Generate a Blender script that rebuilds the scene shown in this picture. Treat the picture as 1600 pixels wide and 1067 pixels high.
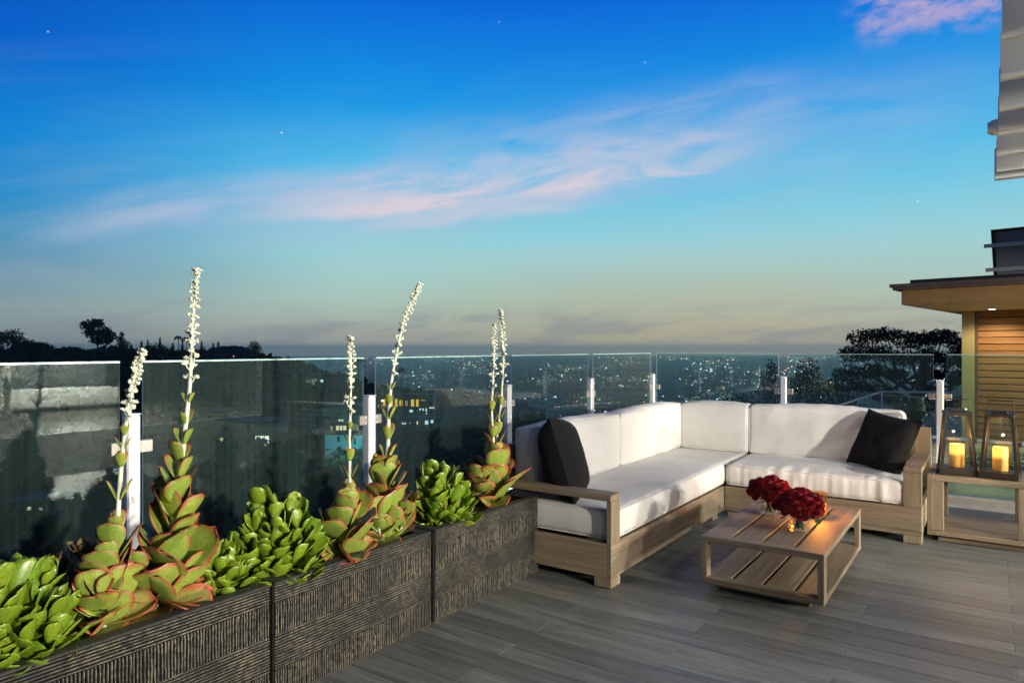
import bpy, math, random
from mathutils import Vector, Matrix, noise
R = math.radians
random.seed(7)
for o in list(bpy.data.objects): bpy.data.objects.remove(o)
SC = bpy.context.scene
COL = SC.collection

# ------------------------------------------------------------------ camera
F, CX, HY, H = 1071.0, 800.0, 543.0, 1.5
A = R(34.8); SA, CA = math.sin(A), math.cos(A)
cam_d = bpy.data.cameras.new('camera'); cam = bpy.data.objects.new('camera', cam_d); COL.objects.link(cam)
cam_d.sensor_width = 36; cam_d.lens = F / 1600 * 36
cam_d.shift_y = (HY - 533.5) / 1600
cam_d.clip_start = 0.05; cam_d.clip_end = 60000
cam.location = (0, 0, H); cam.rotation_euler = (R(90), 0, A)
SC.camera = cam

def at(px, depth, z=None, py=None):
    """world point seen at column px, at a distance `depth` along the view axis"""
    u = (px - CX) / F
    x = depth * (u * CA - SA); y = depth * (CA + u * SA)
    if z is None: z = H - (py - HY) / F * depth
    return Vector((x, y, z))

# ------------------------------------------------------------------ world / sky
W = bpy.data.worlds.new('World'); SC.world = W; W.use_nodes = True
nt = W.node_tree; nt.nodes.clear()
def N(tree, kind, **kw):
    n = tree.nodes.new(kind)
    for k, v in kw.items(): setattr(n, k, v)
    return n
def M(tree, op, a, b=None, c=None, clamp=False):
    n = tree.nodes.new('ShaderNodeMath'); n.operation = op; n.use_clamp = clamp
    for i, v in enumerate((a, b, c)):
        if v is None: continue
        if isinstance(v, (int, float)): n.inputs[i].default_value = v
        else: tree.links.new(v, n.inputs[i])
    return n.outputs[0]
def RAMP(tree, fac, stops, interp='LINEAR'):
    n = tree.nodes.new('ShaderNodeValToRGB'); n.color_ramp.interpolation = interp
    e = n.color_ramp.elements
    while len(e) < len(stops): e.new(0.5)
    for el, (p, c) in zip(e, stops):
        el.position = p
        el.color = (c[0], c[1], c[2], 1) if not isinstance(c, (int, float)) else (c, c, c, 1)
    if not isinstance(fac, (int, float)): tree.links.new(fac, n.inputs[0])
    return n.outputs[0]
def MIX(tree, fac, a, b, mode='MIX'):
    n = tree.nodes.new('ShaderNodeMix'); n.data_type = 'RGBA'; n.blend_type = mode
    for sock, v in ((n.inputs[0], fac), (n.inputs[6], a), (n.inputs[7], b)):
        if isinstance(v, (int, float)): sock.default_value = v
        elif isinstance(v, (tuple, list)): sock.default_value = (v[0], v[1], v[2], 1)
        else: tree.links.new(v, sock)
    return n.outputs[2]

tc = N(nt, 'ShaderNodeTexCoord')
nrm = N(nt, 'ShaderNodeVectorMath', operation='NORMALIZE'); nt.links.new(tc.outputs['Generated'], nrm.inputs[0])
def dotc(v):
    n = N(nt, 'ShaderNodeVectorMath', operation='DOT_PRODUCT'); nt.links.new(nrm.outputs[0], n.inputs[0])
    n.inputs[1].default_value = v; return n.outputs['Value']
fw = dotc((-SA, CA, 0)); rt = dotc((CA, SA, 0)); up = dotc((0, 0, 1))
az = M(nt, 'ARCTAN2', rt, fw)
el = M(nt, 'ARCSINE', up)
sky_r = RAMP(nt, M(nt, 'MULTIPLY', up, 1.0, clamp=True), [
    (0.0, (.40, .41, .34)), (0.021, (.40, .42, .36)), (0.068, (.41, .58, .51)), (0.13, (.34, .65, .68)), (0.186, (.22, .60, .75)),
    (0.25, (.07, .50, .82)), (0.33, (.006, .31, .78)), (0.45, (.001, .135, .69)), (0.62, (.001, .045, .30)), (1.0, (.001, .012, .07))])
sky_l = RAMP(nt, M(nt, 'MULTIPLY', up, 1.0, clamp=True), [
    (0.0, (.23, .275, .27)), (0.05, (.25, .345, .365)), (0.10, (.085, .265, .40)), (0.14, (.015, .26, .50)), (0.186, (.001, .245, .60)),
    (0.25, (.001, .22, .65)), (0.35, (.001, .110, .58)), (0.45, (.001, .070, .49)), (0.62, (.001, .032, .24)), (1.0, (.001, .010, .06))])
# the afterglow lies to the right of the view; the sky darkens away from it
dev = M(nt, 'ABSOLUTE', M(nt, 'SUBTRACT', az, .25))
sky = MIX(nt, RAMP(nt, M(nt, 'MULTIPLY', dev, .5), [(.22, 0.0), (.48, 1.0)], 'EASE'), sky_r, sky_l)
sky = MIX(nt, 1.0, sky, RAMP(nt, M(nt, 'MULTIPLY', dev, .25), [(.25, 1.0), (.75, .28)], 'EASE'), 'MULTIPLY')
warm = M(nt, 'MULTIPLY', RAMP(nt, dev, [(.05, 1.0), (.55, 0.0)], 'EASE'), RAMP(nt, up, [(0.0, 1.0), (0.06, .9), (0.15, 0.0)]))
sky = MIX(nt, M(nt, 'MULTIPLY', warm, .62), sky, (.43, .43, .27))
# physical twilight component
nish = N(nt, 'ShaderNodeTexSky', sky_type='NISHITA'); nish.sun_disc = False
nish.sun_elevation = R(0.5); nish.sun_rotation = R(-34.8 + 20); nish.altitude = 200
sky = MIX(nt, 1.0, sky, MIX(nt, 1.0, nish.outputs[0], (.003, .003, .003), 'MULTIPLY'), 'ADD')
# cloud streaks
cc = M(nt, 'ADD', M(nt, 'MULTIPLY_ADD', az, .13, .25), M(nt, 'MULTIPLY', M(nt, 'MULTIPLY', az, az), -.075))
de = M(nt, 'SUBTRACT', el, cc)
def cloud_noise(sx, sy, sc, det, seed, dist=0.4):
    cb = N(nt, 'ShaderNodeCombineXYZ')
    nt.links.new(M(nt, 'MULTIPLY', az, sx), cb.inputs[0]); nt.links.new(M(nt, 'MULTIPLY', de, sy), cb.inputs[1])
    cb.inputs[2].default_value = seed
    n = N(nt, 'ShaderNodeTexNoise'); n.inputs['Scale'].default_value = sc; n.inputs['Detail'].default_value = det
    n.inputs['Roughness'].default_value = .58; n.inputs['Distortion'].default_value = dist
    nt.links.new(cb.outputs[0], n.inputs['Vector']); return n.outputs[0]
n1 = RAMP(nt, cloud_noise(2.4, 8, 1.5, 8, 3.3, .7), [(.32, 0.0), (.50, .5), (.70, 1.0)], 'EASE')
band = RAMP(nt, M(nt, 'MULTIPLY_ADD', de, 5.0, .5), [(.10, 0.0), (.28, .75), (.42, 1.0), (.60, .8), (.80, 0.25), (1.0, 0.0)], 'EASE')
azf = RAMP(nt, M(nt, 'MULTIPLY_ADD', az, .5, .5), [(.16, 0.0), (.26, .5), (.36, 1.0), (.60, 1.0), (.74, .5), (.86, 0.0)], 'EASE')
c1 = M(nt, 'MULTIPLY', M(nt, 'MULTIPLY', n1, band), azf)
sky = MIX(nt, M(nt, 'MULTIPLY', c1, .82, clamp=True), sky, (.46, .52, .72))
# bright wisps: a rising streak with a crisp lower edge and feathered top, its spine bent by large noise
bend = M(nt, 'MULTIPLY_ADD', cloud_noise(2.0, 2.0, 1.6, 3, 31.0, 0), .10, -.05)
de2 = M(nt, 'ADD', de, bend)
def streak(off, sharp, soft, a0, a1, seed, gain, col):
    global sky
    x = M(nt, 'MULTIPLY_ADD', M(nt, 'SUBTRACT', de2, off), 6.0, .5)
    prof = RAMP(nt, x, [(.5 - sharp, 0.0), (.5, 1.0), (.5 + soft * .4, .55), (.5 + soft, 0.0)], 'EASE')
    w = (a1 - a0) * .5
    fa = RAMP(nt, M(nt, 'MULTIPLY_ADD', az, .5, .5), [(.5 + a0*.5 - .06, 0.0), (.5 + (a0 + w*.6)*.5, 1.0), (.5 + (a1 - w*.6)*.5, .9), (.5 + a1*.5 + .06, 0.0)], 'EASE')
    n = RAMP(nt, cloud_noise(4.6, 21, 1.3, 9, seed, 1.0), [(.30, 0.0), (.64, 1.0)], 'EASE')
    f = M(nt, 'MULTIPLY', M(nt, 'MULTIPLY', prof, fa), M(nt, 'MULTIPLY', n, gain), clamp=True)
    sky = MIX(nt, f, sky, col)
streak(-.030, .12, .42, -.32, .30, 2.2, 1.2, (.70, .63, .72))
streak(-.055, .10, .22, -.15, .05, 7.9, .75, (.62, .62, .74))
streak(.018, .16, .40, -.10, .40, 12.4, .5, (.60, .58, .74))
streak(-.005, .14, .30, -.56, -.20, 18.3, .55, (.52, .56, .74))
# thin veil everywhere low, and small puffs high on the right
n3 = RAMP(nt, cloud_noise(1.6, 9, 1.3, 6, 15.7), [(.45, 0.0), (.75, 1.0)], 'EASE')
sky = MIX(nt, M(nt, 'MULTIPLY', M(nt, 'MULTIPLY', n3, RAMP(nt, up, [(.0, .3), (.08, .7), (.2, .8), (.30, .2), (.4, 0.0)])), .34), sky, (.44, .53, .60))
pn = RAMP(nt, cloud_noise(12, 22, 1.9, 5, 4.4, .2), [(.40, 0.0), (.66, 1.0)], 'EASE')
paz = RAMP(nt, az, [(.44, 0.0), (.50, 1.0), (.62, 1.0), (.80, .0)], 'EASE')
pel = RAMP(nt, M(nt, 'ADD', el, M(nt, 'MULTIPLY', az, .05)), [(.385, 0.0), (.425, 1.0), (.55, .7), (.7, 0.0)], 'EASE')
sky = MIX(nt, M(nt, 'MULTIPLY', M(nt, 'MULTIPLY', pn, paz), M(nt, 'MULTIPLY', pel, .8)), sky, (.55, .42, .60))
# grey smudges of low cloud near the horizon
n4 = RAMP(nt, cloud_noise(3.0, 14, 2.0, 5, 22.0, .5), [(.47, 0.0), (.66, 1.0)], 'EASE')
hb = RAMP(nt, up, [(.0, .3), (.012, 1.0), (.035, 1.0), (.075, 0.0)], 'EASE')
sky = MIX(nt, M(nt, 'MULTIPLY', M(nt, 'MULTIPLY', n4, hb), .55), sky, (.24, .26, .31))
# first stars
for sx, sy, st in ((440, 208, .9), (1008, 98, .45), (1434, 315, .8), (75, 50, .45), (780, 35, .3)):
    d = Vector(at(sx, 1, py=sy)) - Vector((0, 0, H)); d.normalize()
    s = M(nt, 'GREATER_THAN', dotc(tuple(d)), 1 - 7e-7)
    sky = MIX(nt, M(nt, 'MULTIPLY', s, st * .7), sky, (.95, .92, .85))
below = M(nt, 'LESS_THAN', up, -0.016)
sky = MIX(nt, below, sky, (.06, .07, .07))
bg = N(nt, 'ShaderNodeBackground'); bg.inputs['Strength'].default_value = 1.0
nt.links.new(sky, bg.inputs[0])
out = N(nt, 'ShaderNodeOutputWorld'); nt.links.new(bg.outputs[0], out.inputs[0])

# last trace of the sun behind the horizon haze
sl = bpy.data.lights.new('sun', 'SUN'); sl.energy = 0.05; sl.angle = R(20); sl.color = (1, .8, .65)
so = bpy.data.objects.new('sun', sl); COL.objects.link(so); so.location = (0, 0, 60)
so.rotation_euler = (R(86), 0, A - R(20) + R(180))

VS = SC.view_settings
SC.display_settings.display_device = 'sRGB'
VS.view_transform = 'Standard'; VS.look = 'None'; VS.gamma = 1; VS.exposure = 0; VS.use_curve_mapping = False
CY = SC.cycles
CY.use_denoising = True
try: CY.denoiser = 'OPENIMAGEDENOISE'
except Exception: pass
CY.max_bounces = 8; CY.diffuse_bounces = 3; CY.glossy_bounces = 4; CY.transmission_bounces = 6
CY.transparent_max_bounces = 32; CY.volume_bounces = 1
CY.caustics_reflective = False; CY.caustics_refractive = False
CY.sample_clamp_indirect = 40.0; CY.use_light_tree = True

# ------------------------------------------------------------------ mesh helpers
class MB:
    def __init__(s): s.v = []; s.f = []; s.m = []; s.a = []
    def add(s, vs, fs, mi=0, at_=None):
        b = len(s.v); s.v += [tuple(p) for p in vs]
        s.f += [tuple(i + b for i in f) for f in fs]; s.m += [mi] * len(fs)
        s.a += list(at_) if at_ is not None else [0.0] * len(vs)
        return s
    def box(s, x0, x1, y0, y1, z0, z1, bev=0.0, mi=0):
        if bev <= 0:
            return s.add([(x0,y0,z0),(x1,y0,z0),(x1,y1,z0),(x0,y1,z0),(x0,y0,z1),(x1,y0,z1),(x1,y1,z1),(x0,y1,z1)],
                         [(0,3,2,1),(4,5,6,7),(0,1,5,4),(1,2,6,5),(2,3,7,6),(3,0,4,7)], mi)
        xs, ys, zs = (x0, x1), (y0, y1), (z0, z1); vs = []; idx = {}
        for i in (0, 1):
            for j in (0, 1):
                for k in (0, 1):
                    p = (xs[i], ys[j], zs[k]); q = (xs[i] + bev*(1-2*i), ys[j] + bev*(1-2*j), zs[k] + bev*(1-2*k))
                    for ax in range(3):
                        idx[(i,j,k,ax)] = len(vs); vs.append(tuple(p[n] if n == ax else q[n] for n in range(3)))
        fs = []
        def orient(f):
            c = Vector((0,0,0))
            for i in f: c += Vector(vs[i])
            c /= len(f); ctr = Vector(((x0+x1)/2, (y0+y1)/2, (z0+z1)/2))
            n = (Vector(vs[f[1]]) - Vector(vs[f[0]])).cross(Vector(vs[f[2]]) - Vector(vs[f[1]]))
            return f if n.dot(c - ctr) > 0 else tuple(reversed(f))
        for ax in range(3):
            o1, o2 = [n for n in range(3) if n != ax]
            for sgn in (0, 1):
                q = []
                for a, b in ((0,0),(1,0),(1,1),(0,1)):
                    c = [0,0,0]; c[ax] = sgn; c[o1] = a; c[o2] = b; q.append(idx[(*c, ax)])
                fs.append(orient(tuple(q)))
            for a in (0, 1):
                for b in (0, 1):
                    c0 = [0,0,0]; c1 = [0,0,0]; c0[o1] = c1[o1] = a; c0[o2] = c1[o2] = b; c1[ax] = 1
                    fs.append(orient((idx[(*c0,o1)], idx[(*c0,o2)], idx[(*c1,o2)], idx[(*c1,o1)])))
        for i in (0,1):
            for j in (0,1):
                for k in (0,1): fs.append(orient((idx[(i,j,k,0)], idx[(i,j,k,1)], idx[(i,j,k,2)])))
        return s.add(vs, fs, mi)
    def tube(s, pts, rad, seg=8, cap=True, mi=0):
        pts = [Vector(p) for p in pts]; n = len(pts)
        if isinstance(rad, (int, float)): rad = [rad] * n
        vs = []; fs = []
        for i, p in enumerate(pts):
            t = (pts[min(i+1, n-1)] - pts[max(i-1, 0)]).normalized()
            ref = Vector((0,0,1)) if abs(t.z) < .9 else Vector((1,0,0))
            a = t.cross(ref).normalized(); b = t.cross(a)
            for k in range(seg):
                th = 2 * math.pi * k / seg
                vs.append(p + (a * math.cos(th) + b * math.sin(th)) * rad[i])
        for i in range(n - 1):
            for k in range(seg):
                k2 = (k + 1) % seg
                fs.append((i*seg+k, i*seg+k2, (i+1)*seg+k2, (i+1)*seg+k))
        if cap: fs.append(tuple(reversed(range(seg)))); fs.append(tuple((n-1)*seg + k for k in range(seg)))
        return s.add(vs, fs, mi)
    def lathe(s, c, prof, seg=16, mi=0, square=False):
        vs = []; fs = []; n = len(prof)
        for r, z in prof:
            for k in range(seg):
                th = 2 * math.pi * k / seg
                vs.append((c[0] + r*math.cos(th), c[1] + r*math.sin(th), c[2] + z))
        for i in range(n - 1):
            for k in range(seg):
                k2 = (k+1) % seg
                fs.append((i*seg+k, i*seg+k2, (i+1)*seg+k2, (i+1)*seg+k))
        fs.append(tuple(reversed(range(seg)))); fs.append(tuple((n-1)*seg+k for k in range(seg)))
        return s.add(vs, fs, mi)
    def hexa(s, p, mi=0):   # 8 points: bottom 4 ccw, top 4 ccw
        return s.add(p, [(0,3,2,1),(4,5,6,7),(0,1,5,4),(1,2,6,5),(2,3,7,6),(3,0,4,7)], mi)
    def bar(s, a, b, w, h, mi=0):
        a = Vector(a); b = Vector(b); t = (b - a).normalized()
        ref = Vector((0,0,1)) if abs(t.z) < .95 else Vector((0,1,0))
        sd = t.cross(ref).normalized() * (w/2); u = sd.cross(t).normalized() * (h/2)
        return s.hexa([a-sd-u, a+sd-u, b+sd-u, b-sd-u, a-sd+u, a+sd+u, b+sd+u, b-sd+u], mi)
    def mesh(s, name, mats, smooth=False, attr=None):
        me = bpy.data.meshes.new(name); me.from_pydata(s.v, [], s.f); me.update()
        for m in (mats if isinstance(mats, (list, tuple)) else [mats]): me.materials.append(m)
        if any(s.m): me.polygons.foreach_set('material_index', s.m)
        if smooth: me.polygons.foreach_set('use_smooth', [True] * len(me.polygons))
        if attr:
            at_ = me.attributes.new(attr, 'FLOAT', 'POINT'); at_.data.foreach_set('value', s.a)
        return me

def link(name, me, parent=None, local=False):
    o = bpy.data.objects.new(name, me); COL.objects.link(o)
    if parent is not None:
        o.parent = parent
        if not local and parent.type == 'EMPTY' and parent.parent is None:
            o.matrix_parent_inverse = Matrix.Translation(-Vector(parent.location))
    return o
def part(name, mb, mats, parent=None, local=False, smooth=False, attr=None):
    return link(name, mb.mesh(name, mats, smooth, attr), parent, local)
def tag(o, label, cat, group=None):
    o['label'] = label; o['category'] = cat
    if group: o['group'] = group
    return o
def thing(name, label, cat, loc=(0,0,0), group=None, rz=0):
    o = bpy.data.objects.new(name, None); COL.objects.link(o); o.empty_display_size = .1
    o.location = loc; o.rotation_euler = (0, 0, rz)
    return tag(o, label, cat, group)
def struct(o, kind='structure'): o['kind'] = kind; return o
def copy_tree(o, parent=None):
    c = o.copy(); COL.objects.link(c); c.parent = parent
    for ch in list(o.children): copy_tree(ch, c)
    return c
def lamp(name, kind, loc, energy, color, parent=None, **kw):
    l = bpy.data.lights.new(name, kind); l.energy = energy; l.color = color
    for k, v in kw.items(): setattr(l, k, v)
    o = bpy.data.objects.new(name, l); COL.objects.link(o)
    if parent is not None:
        o.parent = parent
        if parent.type == 'EMPTY': o.matrix_parent_inverse = Matrix.Translation(-Vector(parent.location))
    o.location = loc
    return o

# ------------------------------------------------------------------ materials
def newmat(name):
    m = bpy.data.materials.new(name); m.use_nodes = True
    t = m.node_tree; b = t.nodes['Principled BSDF']
    return m, t, b
def vec(t, scale=(1,1,1), rnd=False, coord='Object'):
    c = N(t, 'ShaderNodeTexCoord'); mp = N(t, 'ShaderNodeMapping'); mp.inputs['Scale'].default_value = scale
    t.links.new(c.outputs[coord], mp.inputs['Vector'])
    if rnd:
        oi = N(t, 'ShaderNodeObjectInfo'); cb = N(t, 'ShaderNodeCombineXYZ')
        for i, k in enumerate((37.0, 17.0, 53.0)): t.links.new(M(t, 'MULTIPLY', oi.outputs['Random'], k), cb.inputs[i])
        t.links.new(cb.outputs[0], mp.inputs['Location'])
    return mp.outputs[0]
def noisen(t, v, scale, det=4, rough=.55, dist=0):
    n = N(t, 'ShaderNodeTexNoise'); n.inputs['Scale'].default_value = scale; n.inputs['Detail'].default_value = det
    n.inputs['Roughness'].default_value = rough; n.inputs['Distortion'].default_value = dist
    t.links.new(v, n.inputs['Vector']); return n.outputs[0]
def bump(t, b, h, st=.3, dist=.01):
    n = N(t, 'ShaderNodeBump'); n.inputs['Strength'].default_value = st; n.inputs['Distance'].default_value = dist
    t.links.new(h, n.inputs['Height']); t.links.new(n.outputs[0], b.inputs['Normal'])
def simple(name, c, rough=.6, metal=0, var=.15, scale=8, bmp=0, spec=.5):
    m, t, b = newmat(name)
    n = noisen(t, vec(t), scale, 5)
    lo = tuple(x * (1 - var) for x in c); hi = tuple(min(1, x * (1 + var)) for x in c)
    t.links.new(RAMP(t, n, [(.3, lo), (.7, hi)]), b.inputs['Base Color'])
    b.inputs['Roughness'].default_value = rough; b.inputs['Metallic'].default_value = metal
    b.inputs['Specular IOR Level'].default_value = spec
    if bmp: bump(t, b, n, bmp)
    return m
def emis(name, c, st, sample=True):
    m = bpy.data.materials.new(name); m.use_nodes = True; t = m.node_tree; t.nodes.clear()
    e = N(t, 'ShaderNodeEmission'); e.inputs[0].default_value = (*c, 1); e.inputs[1].default_value = st
    o = N(t, 'ShaderNodeOutputMaterial'); t.links.new(e.outputs[0], o.inputs[0])
    if not sample: m.cycles.emission_sampling = 'NONE'
    return m
def wood(name, axis, c0, c1, c2, rough=.6, s=1.0, rnd=True):
    m, t, b = newmat(name)
    sc = [26*s, 26*s, 26*s]; sc[axis] = 1.3*s
    v = vec(t, sc, rnd)
    g = noisen(t, v, 1.0, 6, .6, 1.2)
    sc2 = [130*s]*3; sc2[axis] = 3.0*s
    fine = noisen(t, vec(t, sc2, rnd), 1.0, 4, .6, .3)
    big = noisen(t, vec(t, (1.6, 1.6, 1.6), rnd), 1.2, 2)
    col = RAMP(t, g, [(.25, c0), (.5, c1), (.75, c2)])
    col = MIX(t, .5, col, RAMP(t, fine, [(.3, .45), (.62, 1.05)]), 'MULTIPLY')
    col = MIX(t, .6, col, RAMP(t, big, [(.3, .72), (.7, 1.1)]), 'MULTIPLY')
    if rnd:
        oi = N(t, 'ShaderNodeObjectInfo')
        col = MIX(t, 1.0, col, RAMP(t, oi.outputs['Random'], [(0, .80), (1, 1.12)]), 'MULTIPLY')
    t.links.new(col, b.inputs['Base Color']); b.inputs['Roughness'].default_value = rough
    bump(t, b, fine, .25, .004)
    return m
TK = ((.145,.11,.070), (.245,.19,.125), (.33,.26,.175))
teak = [wood('teak_grain_%s' % 'xyz'[i], i, *TK) for i in range(3)]

def glassmat(name, tint, dust_veil=0.0):
    m = bpy.data.materials.new(name); m.use_nodes = True; t = m.node_tree; t.nodes.clear()
    tr = N(t, 'ShaderNodeBsdfTransparent'); tr.inputs[0].default_value = (*tint, 1)
    gl = N(t, 'ShaderNodeBsdfGlossy'); gl.inputs['Roughness'].default_value = 0.0; gl.inputs[0].default_value = (1,1,1,1)
    # thin sheet: the same reflectance on both faces (rays pass the sheet unrefracted)
    fr = N(t, 'ShaderNodeFresnel'); ge = N(t, 'ShaderNodeNewGeometry')
    t.links.new(M(t, 'MULTIPLY_ADD', ge.outputs['Backfacing'], 1/1.52 - 1.52, 1.52), fr.inputs[0])
    mx = N(t, 'ShaderNodeMixShader'); t.links.new(fr.outputs[0], mx.inputs[0])
    t.links.new(tr.outputs[0], mx.inputs[1]); t.links.new(gl.outputs[0], mx.inputs[2])
    last = mx.outputs[0]
    if dust_veil:
        df = N(t, 'ShaderNodeBsdfDiffuse'); df.inputs[0].default_value = (.55, .80, .80, 1)
        v = vec(t)
        vo = N(t, 'ShaderNodeTexVoronoi'); vo.inputs['Scale'].default_value = 60; t.links.new(v, vo.inputs['Vector'])
        spot = RAMP(t, vo.outputs['Distance'], [(.05, 1.0), (.09, 0.0)])
        gate = RAMP(t, noisen(t, v, 2.2, 3), [(.5, 0.0), (.68, 1.0)])
        streak = RAMP(t, noisen(t, vec(t, (90, 90, 1.2)), 1.0, 3), [(.45, 0.0), (.75, 1.0)])
        fac = M(t, 'ADD', M(t, 'MULTIPLY', M(t, 'MULTIPLY', spot, gate), dust_veil), M(t, 'MULTIPLY_ADD', streak, dust_veil * .035, dust_veil * .030))  # dust specks and streaks, plus an even teal film painting the hazy glow
        m2 = N(t, 'ShaderNodeMixShader'); t.links.new(fac, m2.inputs[0])
        t.links.new(last, m2.inputs[1]); t.links.new(df.outputs[0], m2.inputs[2]); last = m2.outputs[0]
    o = N(t, 'ShaderNodeOutputMaterial'); t.links.new(last, o.inputs[0])
    return m
m_glass = glassmat('railing_glass', (.78, .935, .92), .35)
m_clear = glassmat('clear_glass', (.97, .98, .97))
def edge_mat():
    m, t, b = newmat('glass_edge'); b.inputs['Base Color'].default_value = (.36, .54, .53, 1)
    b.inputs['Roughness'].default_value = .25
    b.inputs['Specular IOR Level'].default_value = .9
    return m
m_gedge = edge_mat()

def fabric(name, c, wv=1.0):
    m, t, b = newmat(name)
    v = vec(t)
    w1 = N(t, 'ShaderNodeTexWave'); w1.inputs['Scale'].default_value = 190; w1.bands_direction = 'X'; w1.inputs['Distortion'].default_value = 1.5
    w2 = N(t, 'ShaderNodeTexWave'); w2.inputs['Scale'].default_value = 190; w2.bands_direction = 'Z'; w2.inputs['Distortion'].default_value = 1.5
    t.links.new(v, w1.inputs[0]); t.links.new(v, w2.inputs[0])
    weave = M(t, 'ADD', w1.outputs['Fac'], w2.outputs['Fac'])
    big = noisen(t, v, 3.5, 5)
    col = RAMP(t, big, [(.3, tuple(x*.92 for x in c)), (.7, c)])
    slub = noisen(t, vec(t, (14, 14, 260)), 1, 3)
    col = MIX(t, .35, col, RAMP(t, slub, [(.3, .82), (.6, 1.0)]), 'MULTIPLY')
    t.links.new(col, b.inputs['Base Color']); b.inputs['Roughness'].default_value = .9
    b.inputs['Specular IOR Level'].default_value = .2
    b.inputs['Sheen Weight'].default_value = .15 * wv
    h = M(t, 'ADD', M(t, 'MULTIPLY', weave, .15), M(t, 'MULTIPLY', noisen(t, v, 9, 4), 1.0))
    bump(t, b, h, .22, .012)
    return m
m_white = fabric('white_canvas', (.66, .655, .635))
m_black = fabric('black_fabric', (.006, .006, .007), .1)
m_grey = fabric('grey_canvas', (.10, .105, .11))
m_steel = simple('brushed_steel', (.78, .78, .80), .33, .35, .06, 60)
m_clamp = simple('dull_steel_clamp', (.36, .33, .30), .4, .5, .1, 60)
m_dark = simple('dark_bronze_metal', (.035, .028, .022), .45, .3, .2, 20)
m_soil = simple('dark_soil', (.018, .014, .010), .95, 0, .5, 60, .8)
m_conc = simple('concrete', (.32, .32, .30), .85, 0, .15, 4, .1)
m_whitepaint = simple('white_paint', (.76, .76, .73), .5, 0, .05, 5)
m_lens = emis('lamp_lens', (1, .97, .92), 6)

# ------------------------------------------------------------------ ground: far plain, hills
def lerp_tab(tab, x):
    if x <= tab[0][0]: return tab[0][1]
    for (a, va), (b, vb) in zip(tab, tab[1:]):
        if x <= b: return va + (vb - va) * (x - a) / (b - a)
    return tab[-1][1]
RY = [(-900, 556), (-300, 552), (0, 556), (200, 558), (330, 560), (400, 564), (440, 575), (500, 590), (570, 612), (640, 622), (720, 626), (790, 640), (850, 656), (930, 690), (1100, 760)]
RD = [(-900, 300), (0, 270), (400, 260), (560, 300), (700, 330), (860, 300), (1100, 200)]
PLAIN = -165.0
PADS = [(508, 216, -12.8, 60, 22), (380, 146, -19.5, 70, 22), (322, 166, -17.8, 50, 20), (536, 134, -20.5, 60, 20), (636, 250, -24, 70, 25), (656, 226, -26, 60, 15), (236, 121, -13.2, 40, 16), (46, 91, -21, 60, 16), (148, 81, -17.6, 50, 14)]
def ss(a, b, x):
    t = max(0, min(1, (x - a) / (b - a))); return t * t * (3 - 2 * t)
def terrain(px, D):
    zr = H - (lerp_tab(RY, px) - HY) / F * lerp_tab(RD, px); dr = lerp_tab(RD, px)
    zb = -45.0
    if D < 60: zl = -5 + (zb + 5) * ss(6, 60, D) ** .8
    elif D < dr: zl = zb + (zr - zb) * ((D - 60) / (dr - 60)) ** .45
    else: zl = zr + (PLAIN - zr) * ss(dr + 10, dr + 900, D)
    zrgt = lerp_tab([(0, -3), (12, -4), (40, -10), (90, -35), (300, -110), (700, PLAIN - 2)], D)
    k = ss(820, 1000, px)
    z = zl * (1 - k) + zrgt * k
    for p_, d_, z_, rp, rd in PADS:
        w_ = math.exp(-(((px-p_)/rp)**2 + ((D-d_)/rd)**2)**2)
        if w_ > .01: z += (z_ - z) * w_
    k2 = ss(1330, 1430, px) * (1 - ss(22, 34, D))
    return z * (1 - k2) + (-1.0) * k2
m_ground = simple('dark_scrub_ground', (.020, .024, .014), .95, 0, .5, .08)
mb = MB()
cols = [-1500 + i * 20 for i in range(200)]; Ds = [7, 9, 12, 16, 22, 30, 40, 52, 60, 66] + [72 + 8*i for i in range(34)] + [360, 400, 460, 540, 650, 850, 1200]
for D in Ds:
    for px in cols:
        p = at(px, D, 0); n = noise.noise(Vector((p.x * .03, p.y * .03, 1))) * min(4, D * .02)
        mb.v.append((p.x, p.y, terrain(px, D) + n)); mb.a.append(0)
nc = len(cols)
for i in range(len(Ds) - 1):
    for j in range(nc - 1): mb.f.append((i*nc+j, i*nc+j+1, (i+1)*nc+j+1, (i+1)*nc+j)); mb.m.append(0)
hill = struct(part('hillside', mb, m_ground, smooth=True))
m_plain = simple('dark_city_plain', (.10, .105, .10), .95, 0, .6, .004)
mb = MB(); seg = 64; rr = [0, 300, 1000, 3000, 6000, 10000, 14000]
mb.v.append((0, 0, PLAIN)); mb.a.append(0)
for r in rr[1:]:
    for k in range(seg): mb.v.append((r*math.cos(2*math.pi*k/seg), r*math.sin(2*math.pi*k/seg), PLAIN)); mb.a.append(0)
for k in range(seg): mb.f.append((0, 1+k, 1+(k+1) % seg)); mb.m.append(0)
for i in range(len(rr) - 2):
    for k in range(seg):
        a = 1+i*seg; b = a+seg; k2 = (k+1) % seg
        mb.f.append((a+k, b+k, b+k2, a+k2)); mb.m.append(0)
struct(part('ground', mb, m_plain))

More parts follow.
